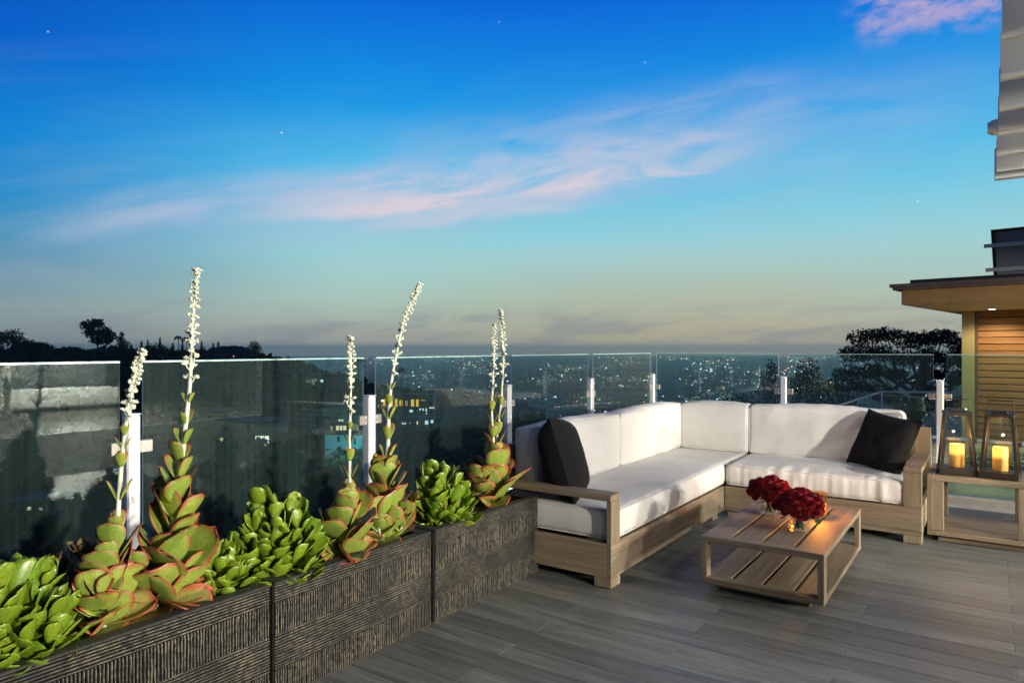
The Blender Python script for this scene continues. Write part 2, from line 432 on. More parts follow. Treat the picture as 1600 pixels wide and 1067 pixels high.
# far low hills on the plain
mb = MB()
for k, (x0, x1, D, y0, hgt) in enumerate(((560, 860, 2600, 622, 12), (650, 1000, 4200, 604, 8), (740, 1300, 9000, 575, 4))):
    n = 40; rows = 5
    for r in range(rows):
        t = r / (rows - 1)
        for i in range(n + 1):
            px = x0 + (x1 - x0) * i / n; s = math.sin(math.pi * i / n) ** .7
            yy = y0 - hgt * s * (.6 + .6 * noise.noise(Vector((i * .3, k * 5, 0)))) if r == 2 else None
            Dk = D * (1 + (t - .5) * .5)
            p = at(px, Dk, PLAIN)
            if r == 2: p.z = max(PLAIN + 1, H - (yy - HY) / F * Dk)
            elif r in (1, 3): p.z = PLAIN + .45 * max(0, (H - (y0 - hgt * s * .7 - HY) / F * D) - PLAIN)
            else: p.z = PLAIN - 1
            mb.v.append(tuple(p)); mb.a.append(0)
    b0 = len(mb.v) - rows * (n + 1)
    for r in range(rows - 1):
        for i in range(n): mb.f.append((b0+r*(n+1)+i, b0+r*(n+1)+i+1, b0+(r+1)*(n+1)+i+1, b0+(r+1)*(n+1)+i)); mb.m.append(0)
struct(part('distant_hills', mb, m_ground, smooth=True))

# freeway across the plain
mb = MB()
def strip(pts, w):
    vs = []
    for i, p in enumerate(pts):
        t = (pts[min(i+1, len(pts)-1)] - pts[max(i-1, 0)]); s = Vector((-t.y, t.x, 0)).normalized() * w / 2
        vs += [p + s, p - s]
    mb.add(vs, [(2*i, 2*i+1, 2*i+3, 2*i+2) for i in range(len(pts)-1)])
zz = PLAIN + 1.5
def flo(px, py, z=PLAIN + 1.5): return at(px, (H - z) * F / (py - HY), z)
road1 = [flo(1010, 652), flo(1060, 634), flo(1100, 619), flo(1135, 606), flo(1175, 596), flo(1215, 588)]
strip(road1, 30)
road2 = [flo(860, 640), flo(930, 634), flo(990, 630)]
strip(road2, 30)
struct(part('road', mb, simple('pale_lit_road', (.34, .31, .26), .8, 0, .2, .01)))  # pale tone painted in place of the glow of lamps and headlights

# ------------------------------------------------------------------ city lights
def attr_emis(name, st):
    m = bpy.data.materials.new(name); m.use_nodes = True; t = m.node_tree; t.nodes.clear()
    a = N(t, 'ShaderNodeAttribute'); a.attribute_name = 'hue'
    col = RAMP(t, a.outputs['Fac'], [(0, (1, .42, .12)), (.3, (1, .72, .38)), (.55, (1, .93, .8)), (.8, (.75, .9, 1)), (.93, (.5, .8, 1)), (1, (1, .12, .06))])
    e = N(t, 'ShaderNodeEmission'); t.links.new(col, e.inputs[0]); e.inputs[1].default_value = st
    o = N(t, 'ShaderNodeOutputMaterial'); t.links.new(e.outputs[0], o.inputs[0]); m.cycles.emission_sampling = 'NONE'
    return m
OCT = [(1,0,0),(-1,0,0),(0,1,0),(0,-1,0),(0,0,1),(0,0,-1)]
OCF = [(0,2,4),(2,1,4),(1,3,4),(3,0,4),(2,0,5),(1,2,5),(3,1,5),(0,3,5)]
rnd = random.Random(11)
mbs = [MB(), MB()]
def spark(m, p, r, hue): m.add([(p.x+r*a*1.5, p.y+r*b*1.5, p.z+r*c) for a, b, c in OCT], OCF, 0, [hue]*6)
for i in range(8500):
    px = rnd.uniform(400, 1600); py = HY + 15 + 105 * rnd.random() ** 1.7
    g = noise.noise(Vector((px * .013, py * .07, 0)))
    if g < -.05 + .25 * rnd.random(): continue
    D = (H - PLAIN - 8) * F / (py - HY)
    hue = rnd.choice((0, .1, .3, .3, .45, .55, .55, .7, .8, .9)) + rnd.uniform(0, .06)
    if rnd.random() < .03: hue = 1.0
    big = rnd.random() < .12
    spark(mbs[1 if big else 0], at(px, D, PLAIN + 8), D / F * (rnd.uniform(.28, .62) if not big else rnd.uniform(.55, .95)), hue)
for rd in (road1, road2):
    for i in range(90):
        k = rnd.uniform(0, len(rd) - 1.01); j = int(k); p = rd[j].lerp(rd[j+1], k - j)
        D = p.xy.length; spark(mbs[0], p + Vector((rnd.uniform(-18, 18), rnd.uniform(-18, 18), 6)), D / F * rnd.uniform(.3, .55), rnd.choice((.3, .45, .55, 1.0)))
struct(part('city_lights', mbs[0], attr_emis('small_city_lamps', 2.2), attr='hue'), 'stuff')
struct(part('bright_city_lights', mbs[1], attr_emis('bright_city_lamps', 5.0), attr='hue'), 'stuff')
# low dark blocks of the far city
mb = MB()
for i in range(1600):
    px = rnd.uniform(450, 1500); py = HY + 18 + 100 * rnd.random() ** 1.5
    D = (H - PLAIN) * F / (py - HY); p = at(px, D, PLAIN); s = rnd.uniform(12, 45); h = rnd.uniform(5, 16) * (2.2 if rnd.random() < .04 else 1)
    mb.box(p.x-s/2, p.x+s/2, p.y-s*.4, p.y+s*.4, PLAIN-1, PLAIN+h)
struct(part('city_blocks', mb, simple('far_buildings', (.12, .12, .115), .8, 0, .4, .01)), 'stuff')
# ------------------------------------------------------------------ terrace floor
GX, GY = -3.4, 7.93           # planes of the two glass runs
def floor_mat():
    m, t, b = newmat('grey_wood_porcelain')
    v = vec(t, (1.1, 16, 1), True); g = noisen(t, v, 1.0, 6, .62, 1.6)
    v2 = vec(t, (3.5, 90, 1), True); fine = noisen(t, v2, 1.0, 4, .6, .4)
    col = RAMP(t, g, [(.28, (.075, .079, .073)), (.5, (.132, .139, .130)), (.72, (.20, .21, .195))])
    col = MIX(t, .5, col, RAMP(t, fine, [(.3, .55), (.65, 1.05)]), 'MULTIPLY')
    oi = N(t, 'ShaderNodeObjectInfo')
    col = MIX(t, 1.0, col, RAMP(t, oi.outputs['Random'], [(0, .78), (1, 1.15)]), 'MULTIPLY')
    t.links.new(col, b.inputs['Base Color'])
    t.links.new(RAMP(t, g, [(.3, .40), (.7, .55)]), b.inputs['Roughness'])
    b.inputs['Specular IOR Level'].default_value = .35
    bump(t, b, fine, .12, .003)
    return m
m_board = floor_mat()
m_grout = simple('pale_grout', (.42, .42, .37), .8, 0, .2, 30)
m_floor_far = simple('grey_terrace_tile', (.14, .135, .12), .45, 0, .25, 3)
deck = struct(part('terrace_floor', MB().box(-3.62, 2.1, .33, 8.10, -.30, -.004), m_grout))
def plank_far():
    m, t, b = newmat('grey_plank_tile')
    v = vec(t); br = N(t, 'ShaderNodeTexBrick'); br.offset = .5; t.links.new(v, br.inputs['Vector'])
    br.inputs['Scale'].default_value = 1.0; br.inputs['Brick Width'].default_value = 1.38; br.inputs['Row Height'].default_value = .16
    br.inputs['Mortar Size'].default_value = .002; br.inputs['Color1'].default_value = (.085, .083, .065, 1); br.inputs['Color2'].default_value = (.13, .127, .10, 1); br.inputs['Mortar'].default_value = (.3, .3, .27, 1)
    g = noisen(t, vec(t, (1.1, 16, 1)), 1.0, 6, .62, 1.6)
    t.links.new(MIX(t, .8, br.outputs[0], RAMP(t, g, [(.28, .6), (.72, 1.35)]), 'MULTIPLY'), b.inputs['Base Color'])
    b.inputs['Roughness'].default_value = .75; b.inputs['Specular IOR Level'].default_value = .06
    return m
m_plank = plank_far()
struct(part('terrace_floor', MB().box(2.1, 6.5, -6.0, 8.10, -.30, 0), m_plank))
struct(part('terrace_floor', MB().box(-3.62, 2.0995, -6.0, .3295, -.30, 0), m_plank))
BW, BL = .160, 1.38
bm_full = MB().box(-BL/2 + .0022, BL/2 - .0022, -BW/2 + .0017, BW/2 - .0017, -.02, 0, .0012).mesh('board', m_board)
row = 0; y = -.30
Y0 = 3.83 - .16 * 25.5
for r in range(50):
    yc = Y0 + r * BW
    if yc + BW/2 > 8.0 or yc < .3: continue
    off = -1.965 if (r % 2) == 1 else -1.275
    for k in range(-1, 3):
        x0 = off + k * BL; x1 = x0 + BL
        if x1 < -2.6 or x0 > 2.1 : continue
        # keep only boards out of the hidden far right foreground
        x1 = min(x1, 2.1 + .002); x0 = max(x0, -3.2)
        if yc - BW/2 < .33 or x1 - x0 < .1: continue
        o = link('board', bm_full, deck); o.location = ((x0 + x1)/2, yc, .0); o.scale.x = (x1 - x0) / BL
# kerb under the glass
m_kerb = simple('pale_stone_kerb', (.42, .41, .38), .75, 0, .12, 9, .1)
k = thing('kerb', 'pale stone kerb under the glass railing', 'kerb', (GX, GY, 0))
part('kerb_run', MB().box(GX-.09, GX+.09, -3.0, GY+.09, -.28, .07, .006), m_kerb, k)
part('kerb_run', MB().box(GX+.095, 2.9, GY-.09, GY+.09, -.28, .07, .006), m_kerb, k)

# ------------------------------------------------------------------ glass railing
GT = 1.426; PT = 1.175
posts_left = [.10, 1.668, 3.22, 4.82, 6.32]
posts_right = [-1.855, -.39, 1.10]
def pane(name_label, x0, x1, y0, y1, group='clear glass railing panes'):
    mb = MB()
    mb.add([(x0,y0,.075),(x1,y0,.075),(x1,y1,.075),(x0,y1,.075),(x0,y0,GT),(x1,y0,GT),(x1,y1,GT),(x0,y1,GT)],
           [(0,3,2,1),(4,5,6,7)], 1)
    along_y = (y1 - y0) > (x1 - x0)
    fs = [(0,1,5,4),(1,2,6,5),(2,3,7,6),(3,0,4,7)]
    for i, f in enumerate(fs):
        edge = (i in (0, 2)) if along_y else (i in (1, 3))
        mb.f.append(f); mb.m.append(1 if edge else 0)
    mb.box(x0-.0006, x1+.0006, y0-.0006, y1+.0006, GT+.0004, GT+.0095, 0, 1)
    o = part('glass_pane', mb, [m_glass, m_gedge])
    return tag(o, name_label, 'glass pane', group)
gw = .055
ys = [-1.45] + posts_left + [GY]
lab_l = ['glass railing pane at the left edge, before the first lit post',
         'glass railing pane at far left reflecting a white sofa',
         'wide glass railing pane between the first and second lit post',
         'glass railing pane behind the middle planter, orange lit house through it',
         'glass railing pane behind the black oval pillow',
         'short teal glass railing pane at the corner, left of its post']
for i in range(len(ys) - 1):
    if i == 0: continue
    pane(lab_l[i], GX-.006, GX+.006, ys[i]+gw, ys[i+1]-gw)
xs = [GX] + posts_right + [2.6]
lab_r = ['glass railing pane just right of the corner post, city lights through it',
         'glass railing pane in front of the dark bushes and pine',
         'glass railing pane behind the two lanterns',
         'glass railing pane right of the lanterns at the picture edge']
for i in range(3):
    pane(lab_r[i], xs[i]+gw, xs[i+1]-gw, GY-.006, GY+.006)

def make_post(x, y, along, label, corner=False):
    t = thing('railing_post', label, 'post', (x, y, .07), 'lit steel railing posts')
    part('post_tube', MB().box(x-.032, x+.032, y-.032, y+.032, .07, PT, .008), m_steel, t)
    part('cap', MB().box(x-.034, x+.034, y-.034, y+.034, PT+.0005, PT+.008, .003), m_steel, t)
    part('base_plate', MB().box(x-.06, x+.06, y-.06, y+.06, .0702, .085, .003), m_steel, t)
    dirs = [(0, -1), (0, 1)] if along == 'y' else [(-1, 0), (1, 0)]
    if corner: dirs = [(0, -1), (1, 0)]
    for zc in (1.02, .30):
        for dx, dy in dirs:
            a = .034; b = .098
            mb = MB()
            if dy: mb.box(x-.016, x+.016, min(y+dy*a, y+dy*b), max(y+dy*a, y+dy*b), zc-.030, zc+.030, .003)
            else: mb.box(min(x+dx*a, x+dx*b), max(x+dx*a, x+dx*b), y-.016, y+.016, zc-.030, zc+.030, .003)
            c = part('clamp', mb, m_clamp, t)
            for zz in (-.018, .018):
                if dy: part('bolt', MB().tube([(x+.016, y+dy*.05, zc+zz), (x+.021, y+dy*.05, zc+zz)], .006, 8), m_steel, c)
                else: part('bolt', MB().tube([(x+dx*.05, y-.016, zc+zz), (x+dx*.05, y-.021, zc+zz)], .006, 8), m_steel, c)
    return t
def uplight(x, y, px, py, label, P=20):
    """small floor lamp aimed up along the post (px,py)"""
    t = thing('uplight', label, 'lamp', (x, y, .0), 'uplights at the railing posts')
    part('lamp_body', MB().lathe((x, y, 0), [(.03, .005), (.034, .02), (.034, .07), (.03, .075)], 14), m_steel, t, smooth=False)
    part('lens', MB().lathe((x, y, .0755), [(.026, 0), (.026, .003)], 14), m_lens, t)
    d = Vector((px - x, py - y, .55)); d.normalize()
    l = lamp('uplight_beam', 'SPOT', (x, y, .09), P, (1, .97, .92), t, spot_size=R(62), spot_blend=.6, shadow_soft_size=.02)
    l.rotation_euler = d.to_track_quat('-Z', 'Y').to_euler()
pl = ['lit post at far left below the glass edge', 'first lit post, between the two left succulents', 'second lit post, behind the middle flapjack succulent',
      'lit post behind the twin flower stalks', 'lit post above the left sofa back']
for i, yy in enumerate(posts_left):
    if i == 0: continue
    make_post(GX, yy, 'y', pl[i]); uplight(GX + .17, yy, GX, yy, 'small uplight at the foot of the ' + pl[i].replace('lit post', 'post').replace('first post', 'first post'))
make_post(GX, GY, 'y', 'lit corner post behind the sofa corner', True); uplight(GX+.15, GY-.15, GX, GY, 'small uplight at the foot of the corner post', 20)
pr = ['lit post above the right sofa section', 'lit post left of the lanterns', '']
for i, xx in enumerate(posts_right[:2]):
    make_post(xx, GY, 'x', pr[i]); uplight(xx, GY - .17, xx, GY, 'small uplight at the foot of the ' + pr[i].replace('lit ', ''), 20)

# ------------------------------------------------------------------ planters
def planter_mat():
    m, t, b = newmat('dry_brushed_black_planter')
    a = N(t, 'ShaderNodeAttribute'); a.attribute_name = 'ridge'
    v = vec(t)
    n = noisen(t, v, 45, 5, .65); big = noisen(t, v, 5.5, 4)
    gate = M(t, 'MULTIPLY', RAMP(t, n, [(.40, 0.0), (.60, 1.0)]), RAMP(t, big, [(.34, .10), (.66, 1.0)]))
    rd = RAMP(t, a.outputs['Fac'], [(.45, 0.0), (.95, 1.0)])
    col = MIX(t, M(t, 'MULTIPLY', rd, gate), RAMP(t, n, [(.3, (.013, .013, .012)), (.8, (.035, .035, .032))]), (.175, .152, .105))
    t.links.new(col, b.inputs['Base Color']); b.inputs['Roughness'].default_value = .62
    bump(t, b, n, .5, .006)
    return m
m_plant = planter_mat()
m_planter_plain = simple('black_planter_resin', (.020, .020, .019), .6, 0, .35, 40, .2)
PH = .505; PXF, PXB = -2.478, -2.955
def ribbed(mb, x, y0, y1, z0, z1, horizontal, rng, face=1):
    """one ribbed panel on the plane x (front, facing +x) built as a wavy sheet with real ridges"""
    dep = .006
    if horizontal:
        n = max(3, int(round((z1 - z0) / .0125))); st = (z1 - z0) / n; segs = 26
        for i in range(n):
            zc = z0 + i * st; dh = rng.uniform(.7, 1.15) * dep
            prof = [(0, 0.0), (.18, 0.0), (.38, 1.0), (.72, 1.0), (.92, 0.0), (1, 0.0)]
            vs = []; at_ = []
            ph = rng.uniform(0, 50)
            for s in range(segs + 1):
                yy = y0 + (y1 - y0) * s / segs
                w = noise.noise(Vector((yy * 9, ph, 0)))
                for pz, ph_ in prof:
                    vs.append((x + dh * ph_ * (1 + .5 * w), yy, zc + st * pz + (.0012 * w if 0 < pz < 1 else 0))); at_.append(ph_)
            k = len(prof)
            mb.add(vs, [(s*k+j, (s+1)*k+j, (s+1)*k+j+1, s*k+j+1) for s in range(segs) for j in range(k-1)], 0, at_)
    else:
        n = int(round((y1 - y0) / .0125)); st = (y1 - y0) / n; segs = 5
        for i in range(n):
            yc = y0 + i * st; dh = rng.uniform(.65, 1.2) * dep; ph = rng.uniform(0, 50)
            prof = [(0, 0.0), (.18, 0.0), (.38, 1.0), (.72, 1.0), (.92, 0.0), (1, 0.0)]
            vs = []; at_ = []
            for s in range(segs + 1):
                zz = z0 + (z1 - z0) * s / segs; w = noise.noise(Vector((zz * 22, ph, 3)))
                for py_, ph_ in prof:
                    vs.append((x + dh * ph_ * (1 + .4 * w), yc + st * py_ + (.0016 * w if 0 < py_ < 1 else 0), zz)); at_.append(ph_)
            k = len(prof)
            mb.add(vs, [(s*k+j+1, (s+1)*k+j+1, (s+1)*k+j, s*k+j) for s in range(segs) for j in range(k-1)], 0, at_)
def make_planter(y0, y1, label, seed):
    rng = random.Random(seed)
    t = thing('planter', label, 'planter', ((PXF+PXB)/2, (y0+y1)/2, 0), 'ribbed black planters along the glass')
    th = .035; xf = PXF - .008
    mb = MB()
    mb.box(xf - th, xf, y0, y1, 0, PH - .012); mb.box(PXB, PXB + th, y0, y1, 0, PH - .012)
    mb.box(PXB + th, xf - th, y0, y0 + th, 0, PH - .012); mb.box(PXB + th, xf - th, y1 - th, y1, 0, PH - .012)
    part('shell', mb, m_planter_plain, t)
    mb = MB(); rw = .052
    mb.box(xf - rw, PXF, y0, y1, PH - .0115, PH, .004); mb.box(PXB, PXB + rw, y0, y1, PH - .0115, PH, .004)
    mb.box(PXB + rw, xf - rw, y0, y0 + rw, PH - .0115, PH - .0006, .003); mb.box(PXB + rw, xf - rw, y1 - rw, y1, PH - .0115, PH - .0006, .003)
    part('rim', mb, m_planter_plain, t)
    part('soil', MB().box(PXB + th + .001, xf - th - .001, y0 + th + .001, y1 - th - .001, .3, PH - .05), m_soil, t)
    zs = [.006, .132, .284, .420, PH - .0125]
    for i in range(4):
        mb = MB(); ribbed(mb, xf, y0, y1, zs[i], zs[i+1], i % 2 == 1, rng)
        part('ribbed_panel', mb, m_plant, t, attr='ridge')
        mb = MB()
        # end face facing the camera
        n = 12
        mb.box(PXB + .002, xf - .002, y0 - .004, y0 - .0005, zs[i] + .002, zs[i+1] - .002, .0015)
        part('end_panel', mb, m_planter_plain, t)
    return t
make_planter(-.22, .775, 'ribbed black planter cut off by the left picture edge', 1)
make_planter(.795, 1.785, 'nearest ribbed black planter in the lower left corner', 2)
make_planter(1.81, 2.80, 'middle ribbed black planter of the row', 3)
make_planter(2.835, 3.875, 'far ribbed black planter next to the sofa arm', 4)

# ------------------------------------------------------------------ succulents
def leaf_mat(name, base, dark, edge, rough, edge_w, spec=.5, sss=.0, bloom=.35):
    m, t, b = newmat(name)
    a = N(t, 'ShaderNodeAttribute'); a.attribute_name = 'rim'
    v = vec(t, (1,1,1), True)
    n = noisen(t, v, 14, 4); oi = N(t, 'ShaderNodeObjectInfo')
    col = RAMP(t, n, [(.3, dark), (.65, base)])
    col = MIX(t, 1.0, col, RAMP(t, oi.outputs['Random'], [(0, (.80, .88, .75)), (.5, (1, 1, 1)), (1, (1.18, 1.06, .9))]), 'MULTIPLY')
    rim = M(t, 'ADD', a.outputs['Fac'], M(t, 'MULTIPLY_ADD', n, .45, -.24))
    rim = M(t, 'ADD', rim, M(t, 'MULTIPLY_ADD', oi.outputs['Random'], .16, -.08))
    col = MIX(t, RAMP(t, rim, [(edge_w, 0.0), (edge_w + .18, .45), (min(1, edge_w + .42), 1.0)]), col, edge)
    # waxy bloom and small brown scars
    bl = noisen(t, vec(t, (1, 1, 1), True), 3.2, 5, .7)
    if bloom: col = MIX(t, RAMP(t, bl, [(.52, 0.0), (.75, bloom)]), col, (.50, .55, .40))
    sc = noisen(t, vec(t, (1, 1, 1), True), 8.0, 2, .5)
    col = MIX(t, RAMP(t, sc, [(.70, 0.0), (.76, .7)]), col, (.16, .09, .04))
    t.links.new(col, b.inputs['Base Color']); b.inputs['Roughness'].default_value = rough
    b.inputs['Specular IOR Level'].default_value = spec
    if sss:
        b.inputs['Subsurface Weight'].default_value = sss; b.inputs['Subsurface Radius'].default_value = (.012, .012, .004)
    bump(t, b, n, .12, .004)
    return m
m_pad = leaf_mat('flapjack_leaf', (.27, .34, .055), (.17, .235, .035), (.30, .03, .028), .5, .46, .5, 0, .14)
m_padlow = leaf_mat('flapjack_old_leaf', (.34, .30, .08), (.20, .22, .06), (.36, .06, .028), .55, .42, .5, 0, .2)
m_aeo = leaf_mat('green_rosette_leaf', (.185, .275, .018), (.08, .15, .010), (.26, .35, .035), .34, .8, .55, 0, 0)
m_aeodark = leaf_mat('dark_rosette_leaf', (.10, .10, .02), (.05, .06, .012), (.16, .05, .02), .4, .5)
m_stalk = simple('powdery_white_stalk', (.58, .62, .50), .8, 0, .12, 40)
m_bud = simple('powdery_white_bud', (.60, .62, .50), .85, 0, .2, 60)

def leaf_mesh(name, mat, L, Wd, base_w, wid_t, cup, bend, th, nu=9, nv=7, wave=0.0, seed=0, bexp=1.35):
    """thick paddle leaf along +Y, upper face +Z"""
    mb = MB(); rim = []
    def wdt(t):
        # base narrow, widest at wid_t, round tip
        if t < wid_t: s = t / wid_t; return base_w + (1 - base_w) * math.sin(s * math.pi / 2) ** bexp
        s = (t - wid_t) / (1 - wid_t); return math.sqrt(max(0, 1 - s ** 2.3))
    top = []; bot = []
    for i in range(nu):
        t = 1 - (1 - i / (nu - 1)) ** 1.25
        w = max(wdt(t), .10 if i == nu - 1 else 0) * Wd / 2
        for j in range(nv):
            s = -1 + 2 * j / (nv - 1)
            e = max(abs(s) ** 2.4 * min(1, max(0, (t - .12) / .45)), max(0, (t - .50) / .50) ** 1.8)
            z = cup * L * (s * s) * (w / (Wd / 2)) - bend * L * t * t
            z += wave * L * math.sin(s * 5 + seed + t * 3) * t
            yy = L * (t - .03 * s * s * (t > .6))
            hh = th * (1 - .8 * e)
            top.append(((s * w), yy, z + hh / 2, e)); bot.append(((s * w), yy, z - hh / 2, e))
    vs = [p[:3] for p in top] + [p[:3] for p in bot]; at_ = [p[3] for p in top] + [p[3] * .9 for p in bot]
    o = nu * nv; fs = []
    for i in range(nu - 1):
        for j in range(nv - 1):
            a = i*nv + j
            fs.append((a, a+1, a+nv+1, a+nv)); fs.append((o+a+nv, o+a+nv+1, o+a+1, o+a))
    for i in range(nu - 1):
        a = i*nv; fs.append((a, a+nv, o+a+nv, o+a)); a = i*nv + nv - 1; fs.append((a+nv, a, o+a, o+a+nv))
    for j in range(nv - 1):
        a = (nu-1)*nv + j; fs.append((a, a+1, o+a+1, o+a)); a = j; fs.append((a+1, a, o+a, o+a+1))
    mb.add(vs, fs, 0, at_)
    return mb.mesh(name, mat, True, 'rim')
PAD = [leaf_mesh('leaf', m_pad, 1, w, .30, wt, cup, bend, .034, wave=wv, seed=i, bexp=.95) for i, (w, wt, cup, bend, wv) in
       enumerate(((.84, .66, .06, -.05, .01), (.78, .68, .09, -.10, .012), (.90, .64, .04, .02, .018), (.74, .70, .08, -.03, .01), (.88, .66, .10, -.08, .02)))]
PADOLD = [leaf_mesh('leaf', m_padlow, 1, w, .3, .6, cup, bend, .04, wave=.04, seed=i) for i, (w, cup, bend) in enumerate(((.8, .25, .12), (.6, .3, .2), (.9, .2, -.05)))]
AEO = [leaf_mesh('leaf', m_aeo, 1, w, .34, wt, cup, bend, .06, nu=7, nv=5) for w, wt, cup, bend in ((.42, .66, .10, -.10), (.48, .70, .15, -.14), (.38, .64, .08, .04), (.50, .70, .12, -.05))]
SPOON = [leaf_mesh('leaf', m_aeo, 1, w, .30, wt, cup, bend, .035, nu=8, nv=5, bexp=1.1) for w, wt, cup, bend in ((.60, .66, .10, -.16), (.66, .68, .14, -.22), (.54, .64, .08, -.06), (.70, .70, .10, -.12))]
AEOD = [leaf_mesh('leaf', m_aeodark, 1, .4, .3, .7, .12, -.1, .08, nu=6, nv=5)]

def place_leaf(me, parent, base, d, up_hint, L, roll=0.0, wscale=1.0):
    d = Vector(d).normalized(); n = Vector(up_hint) - d * d.dot(Vector(up_hint))
    if n.length < 1e-4: n = Vector((1,0,0)).cross(d)
    n.normalize(); x = d.cross(n)
    m = Matrix((x * wscale, d, n)).transposed().to_4x4()
    m = Matrix.Translation(base) @ (Matrix.Rotation(roll, 4, d) @ m) @ Matrix.Scale(L, 4)
    o = bpy.data.objects.new('leaf', me); COL.objects.link(o); o.parent = parent
    o.matrix_parent_inverse = Matrix.Translation(-Vector(parent.location)); o.matrix_basis = m
    return o
def ctr(pts, t):
    k = t * (len(pts) - 1); i = min(int(k), len(pts) - 2); return Vector(pts[i]).lerp(Vector(pts[i+1]), k - i)

def spike_mesh(pts, r0, r1, rng, bud_from=.50):
    st = MB(); n = 18
    P = [ctr(pts, i / (n-1)) for i in range(n)]
    st.tube(P, [r0 + (r1 - r0) * (i / (n-1)) ** .8 for i in range(n)], 8)
    bd = MB(); length = sum((P[i+1] - P[i]).length for i in range(n-1))
    t = bud_from; k = 0
    while t < 1.0:
        c = ctr(pts, min(1, t)); ax = (ctr(pts, min(1, t + .03)) - ctr(pts, max(0, t - .03))).normalized()
        q = (t - bud_from) / (1 - bud_from); ref = Vector((1,0,0)); e1 = (ref - ax * ref.dot(ax)).normalized(); e2 = ax.cross(e1)
        for side in range(3 if q > .35 else 2):
            a = k * 1.9 + side * (3.14 if q <= .35 else 2.09) + rng.uniform(-.4, .4)
            rad = e1 * math.cos(a) + e2 * math.sin(a)
            ln = rng.uniform(.016, .030) * (1 - .55 * q)
            tip = c + rad * ln * .8 + ax * ln
            st.tube([c, c.lerp(tip, .5) + rad * .003, tip], [.0038, .003, .0028], 5, False)
            for m_ in range(rng.choice((8, 9, 10, 12))):
                d = (rad * rng.uniform(-.2, 1.2) + ax * rng.uniform(.1, 1.1) + e1 * rng.gauss(0, .5) + e2 * rng.gauss(0, .5)).normalized()
                b0 = tip + d * .001; L = rng.uniform(.012, .022) * (1 - .35 * q); rr = rng.uniform(.0042, .0068) * (1 - .3 * q)
                bd.tube([b0, b0 + d * L * .35, b0 + d * L * .75, b0 + d * L], [rr * .5, rr, rr * .85, rr * .3], 6)
        t += (rng.uniform(.034, .062) * (1 - .66 * q)) / length; k += 1
    return st, bd
def paddle_plant(base, tops, label, levels, L0, spread, rng, stalk_r=.013, lean=(0,0), body_h=.45, old=6, group='flapjack succulents with tall white flower stalks'):
    base = Vector(base)
    t = thing('flapjack_succulent', label, 'succulent', tuple(base), group)
    first = Vector(tops[0][-1])
    crown = base + Vector((lean[0], lean[1], body_h))
    part('stem', MB().tube([base - Vector((0,0,.03)), base.lerp(crown, .5), crown], [.024, .02, stalk_r], 8), m_stalk, t, smooth=True)
    ph = rng.uniform(0, 3.14)
    for i in range(levels):
        k = i / (levels - 1)
        c = base.lerp(crown, .03 + .90 * k)
        L = L0 * (1.0 - .50 * k ** 1.5) * rng.uniform(.92, 1.08)
        inc0 = R(40 - 19 * k)
        for s in range(2 if k > .85 else 3):
            a = ph + i * R(90 if k > .85 else 137.5) + s * (math.pi if k > .85 else 2.094) + rng.uniform(-.25, .25)
            rad = Vector((math.cos(a), math.sin(a), 0)); inc = inc0 * rng.uniform(.6, 1.4)
            d = rad * math.sin(inc) * spread + Vector((0,0,1)) * math.cos(inc)
            upv = Vector((0,0,1)) * math.sin(inc) - rad * math.cos(inc)
            place_leaf(rng.choice(PAD), t, c + rad * .012, d, upv, L * rng.uniform(.78, 1.15), rng.uniform(-.5, .5), rng.uniform(.95, 1.12))
    # side shoots at the foot
    for q in range(2):
        a0 = rng.uniform(0, 6.28); c0 = base + Vector((math.cos(a0) * .07, math.sin(a0) * .07, .03)); c1 = c0 + Vector((math.cos(a0) * .05, math.sin(a0) * .05, .13))
        part('side_shoot', MB().tube([base, c0, c1], [.014, .011, .008], 6), m_stalk, t, smooth=True)
        for i in range(7):
            a = i * 2.2 + a0; rad = Vector((math.cos(a), math.sin(a), 0)); inc = R(62 - 6 * i)
            place_leaf(rng.choice(PAD), t, c0.lerp(c1, i / 6), rad * math.sin(inc) + Vector((0,0,1)) * math.cos(inc), Vector((0,0,1)) * math.sin(inc) - rad * math.cos(inc), L0 * rng.uniform(.38, .6), rng.uniform(-.3, .3))
    for i in range(old):
        a = rng.uniform(0, 6.28); rad = Vector((math.cos(a), math.sin(a), 0))
        d = rad + Vector((0,0, rng.uniform(-.1, .35)))
        place_leaf(rng.choice(PADOLD), t, base + Vector((0,0,.02)), d, Vector((0,0,1)), L0 * rng.uniform(.75, 1.05), rng.uniform(-.5, .5))
    for pts in tops:
        pts = [crown - Vector((0,0,.03))] + [Vector(p) for p in pts]
        st, bd = spike_mesh(pts, stalk_r, .0045, rng)
        sp = part('flower_stalk', st, m_stalk, t, smooth=True)
        struct(part('buds', bd, m_bud, sp, smooth=True), 'stuff')
        # small paired leaves climbing the stalk
        n = 5
        for i in range(n):
            k = i / n; c = ctr(pts, .05 + .46 * k)
            L = L0 * (.50 - .34 * k)
            a = ph + i * 1.57 + .6
            for s in range(2):
                rad = Vector((math.cos(a + s * math.pi), math.sin(a + s * math.pi), 0))
                d = rad * .55 + Vector((0,0,1)); place_leaf(PAD[3], t, c + rad * .006, d, Vector((0,0,.55)) - rad, L * rng.uniform(.85, 1.1), 0, .8)
    return t
rng = random.Random(5)
SZ = .46
def on(px, py, X): # point on the vertical plane X
    u = (px - CX) / F; D = X / (u * CA - SA); return at(px, D, py=py)
def soilpt(px, X): p = on(px, 800, X); p.z = SZ; return p
b = soilpt(163, -2.70)
paddle_plant(b, [[on(190, 720, -2.70), on(197, 660, -2.70), on(205, 605, -2.70), on(222, 553, -2.68)]],
    'flapjack succulent left of the first lit post, its short stalk bending right', 7, .205, 1.2, rng, .010, (.04, .02), .31)
b = soilpt(262, -2.69)
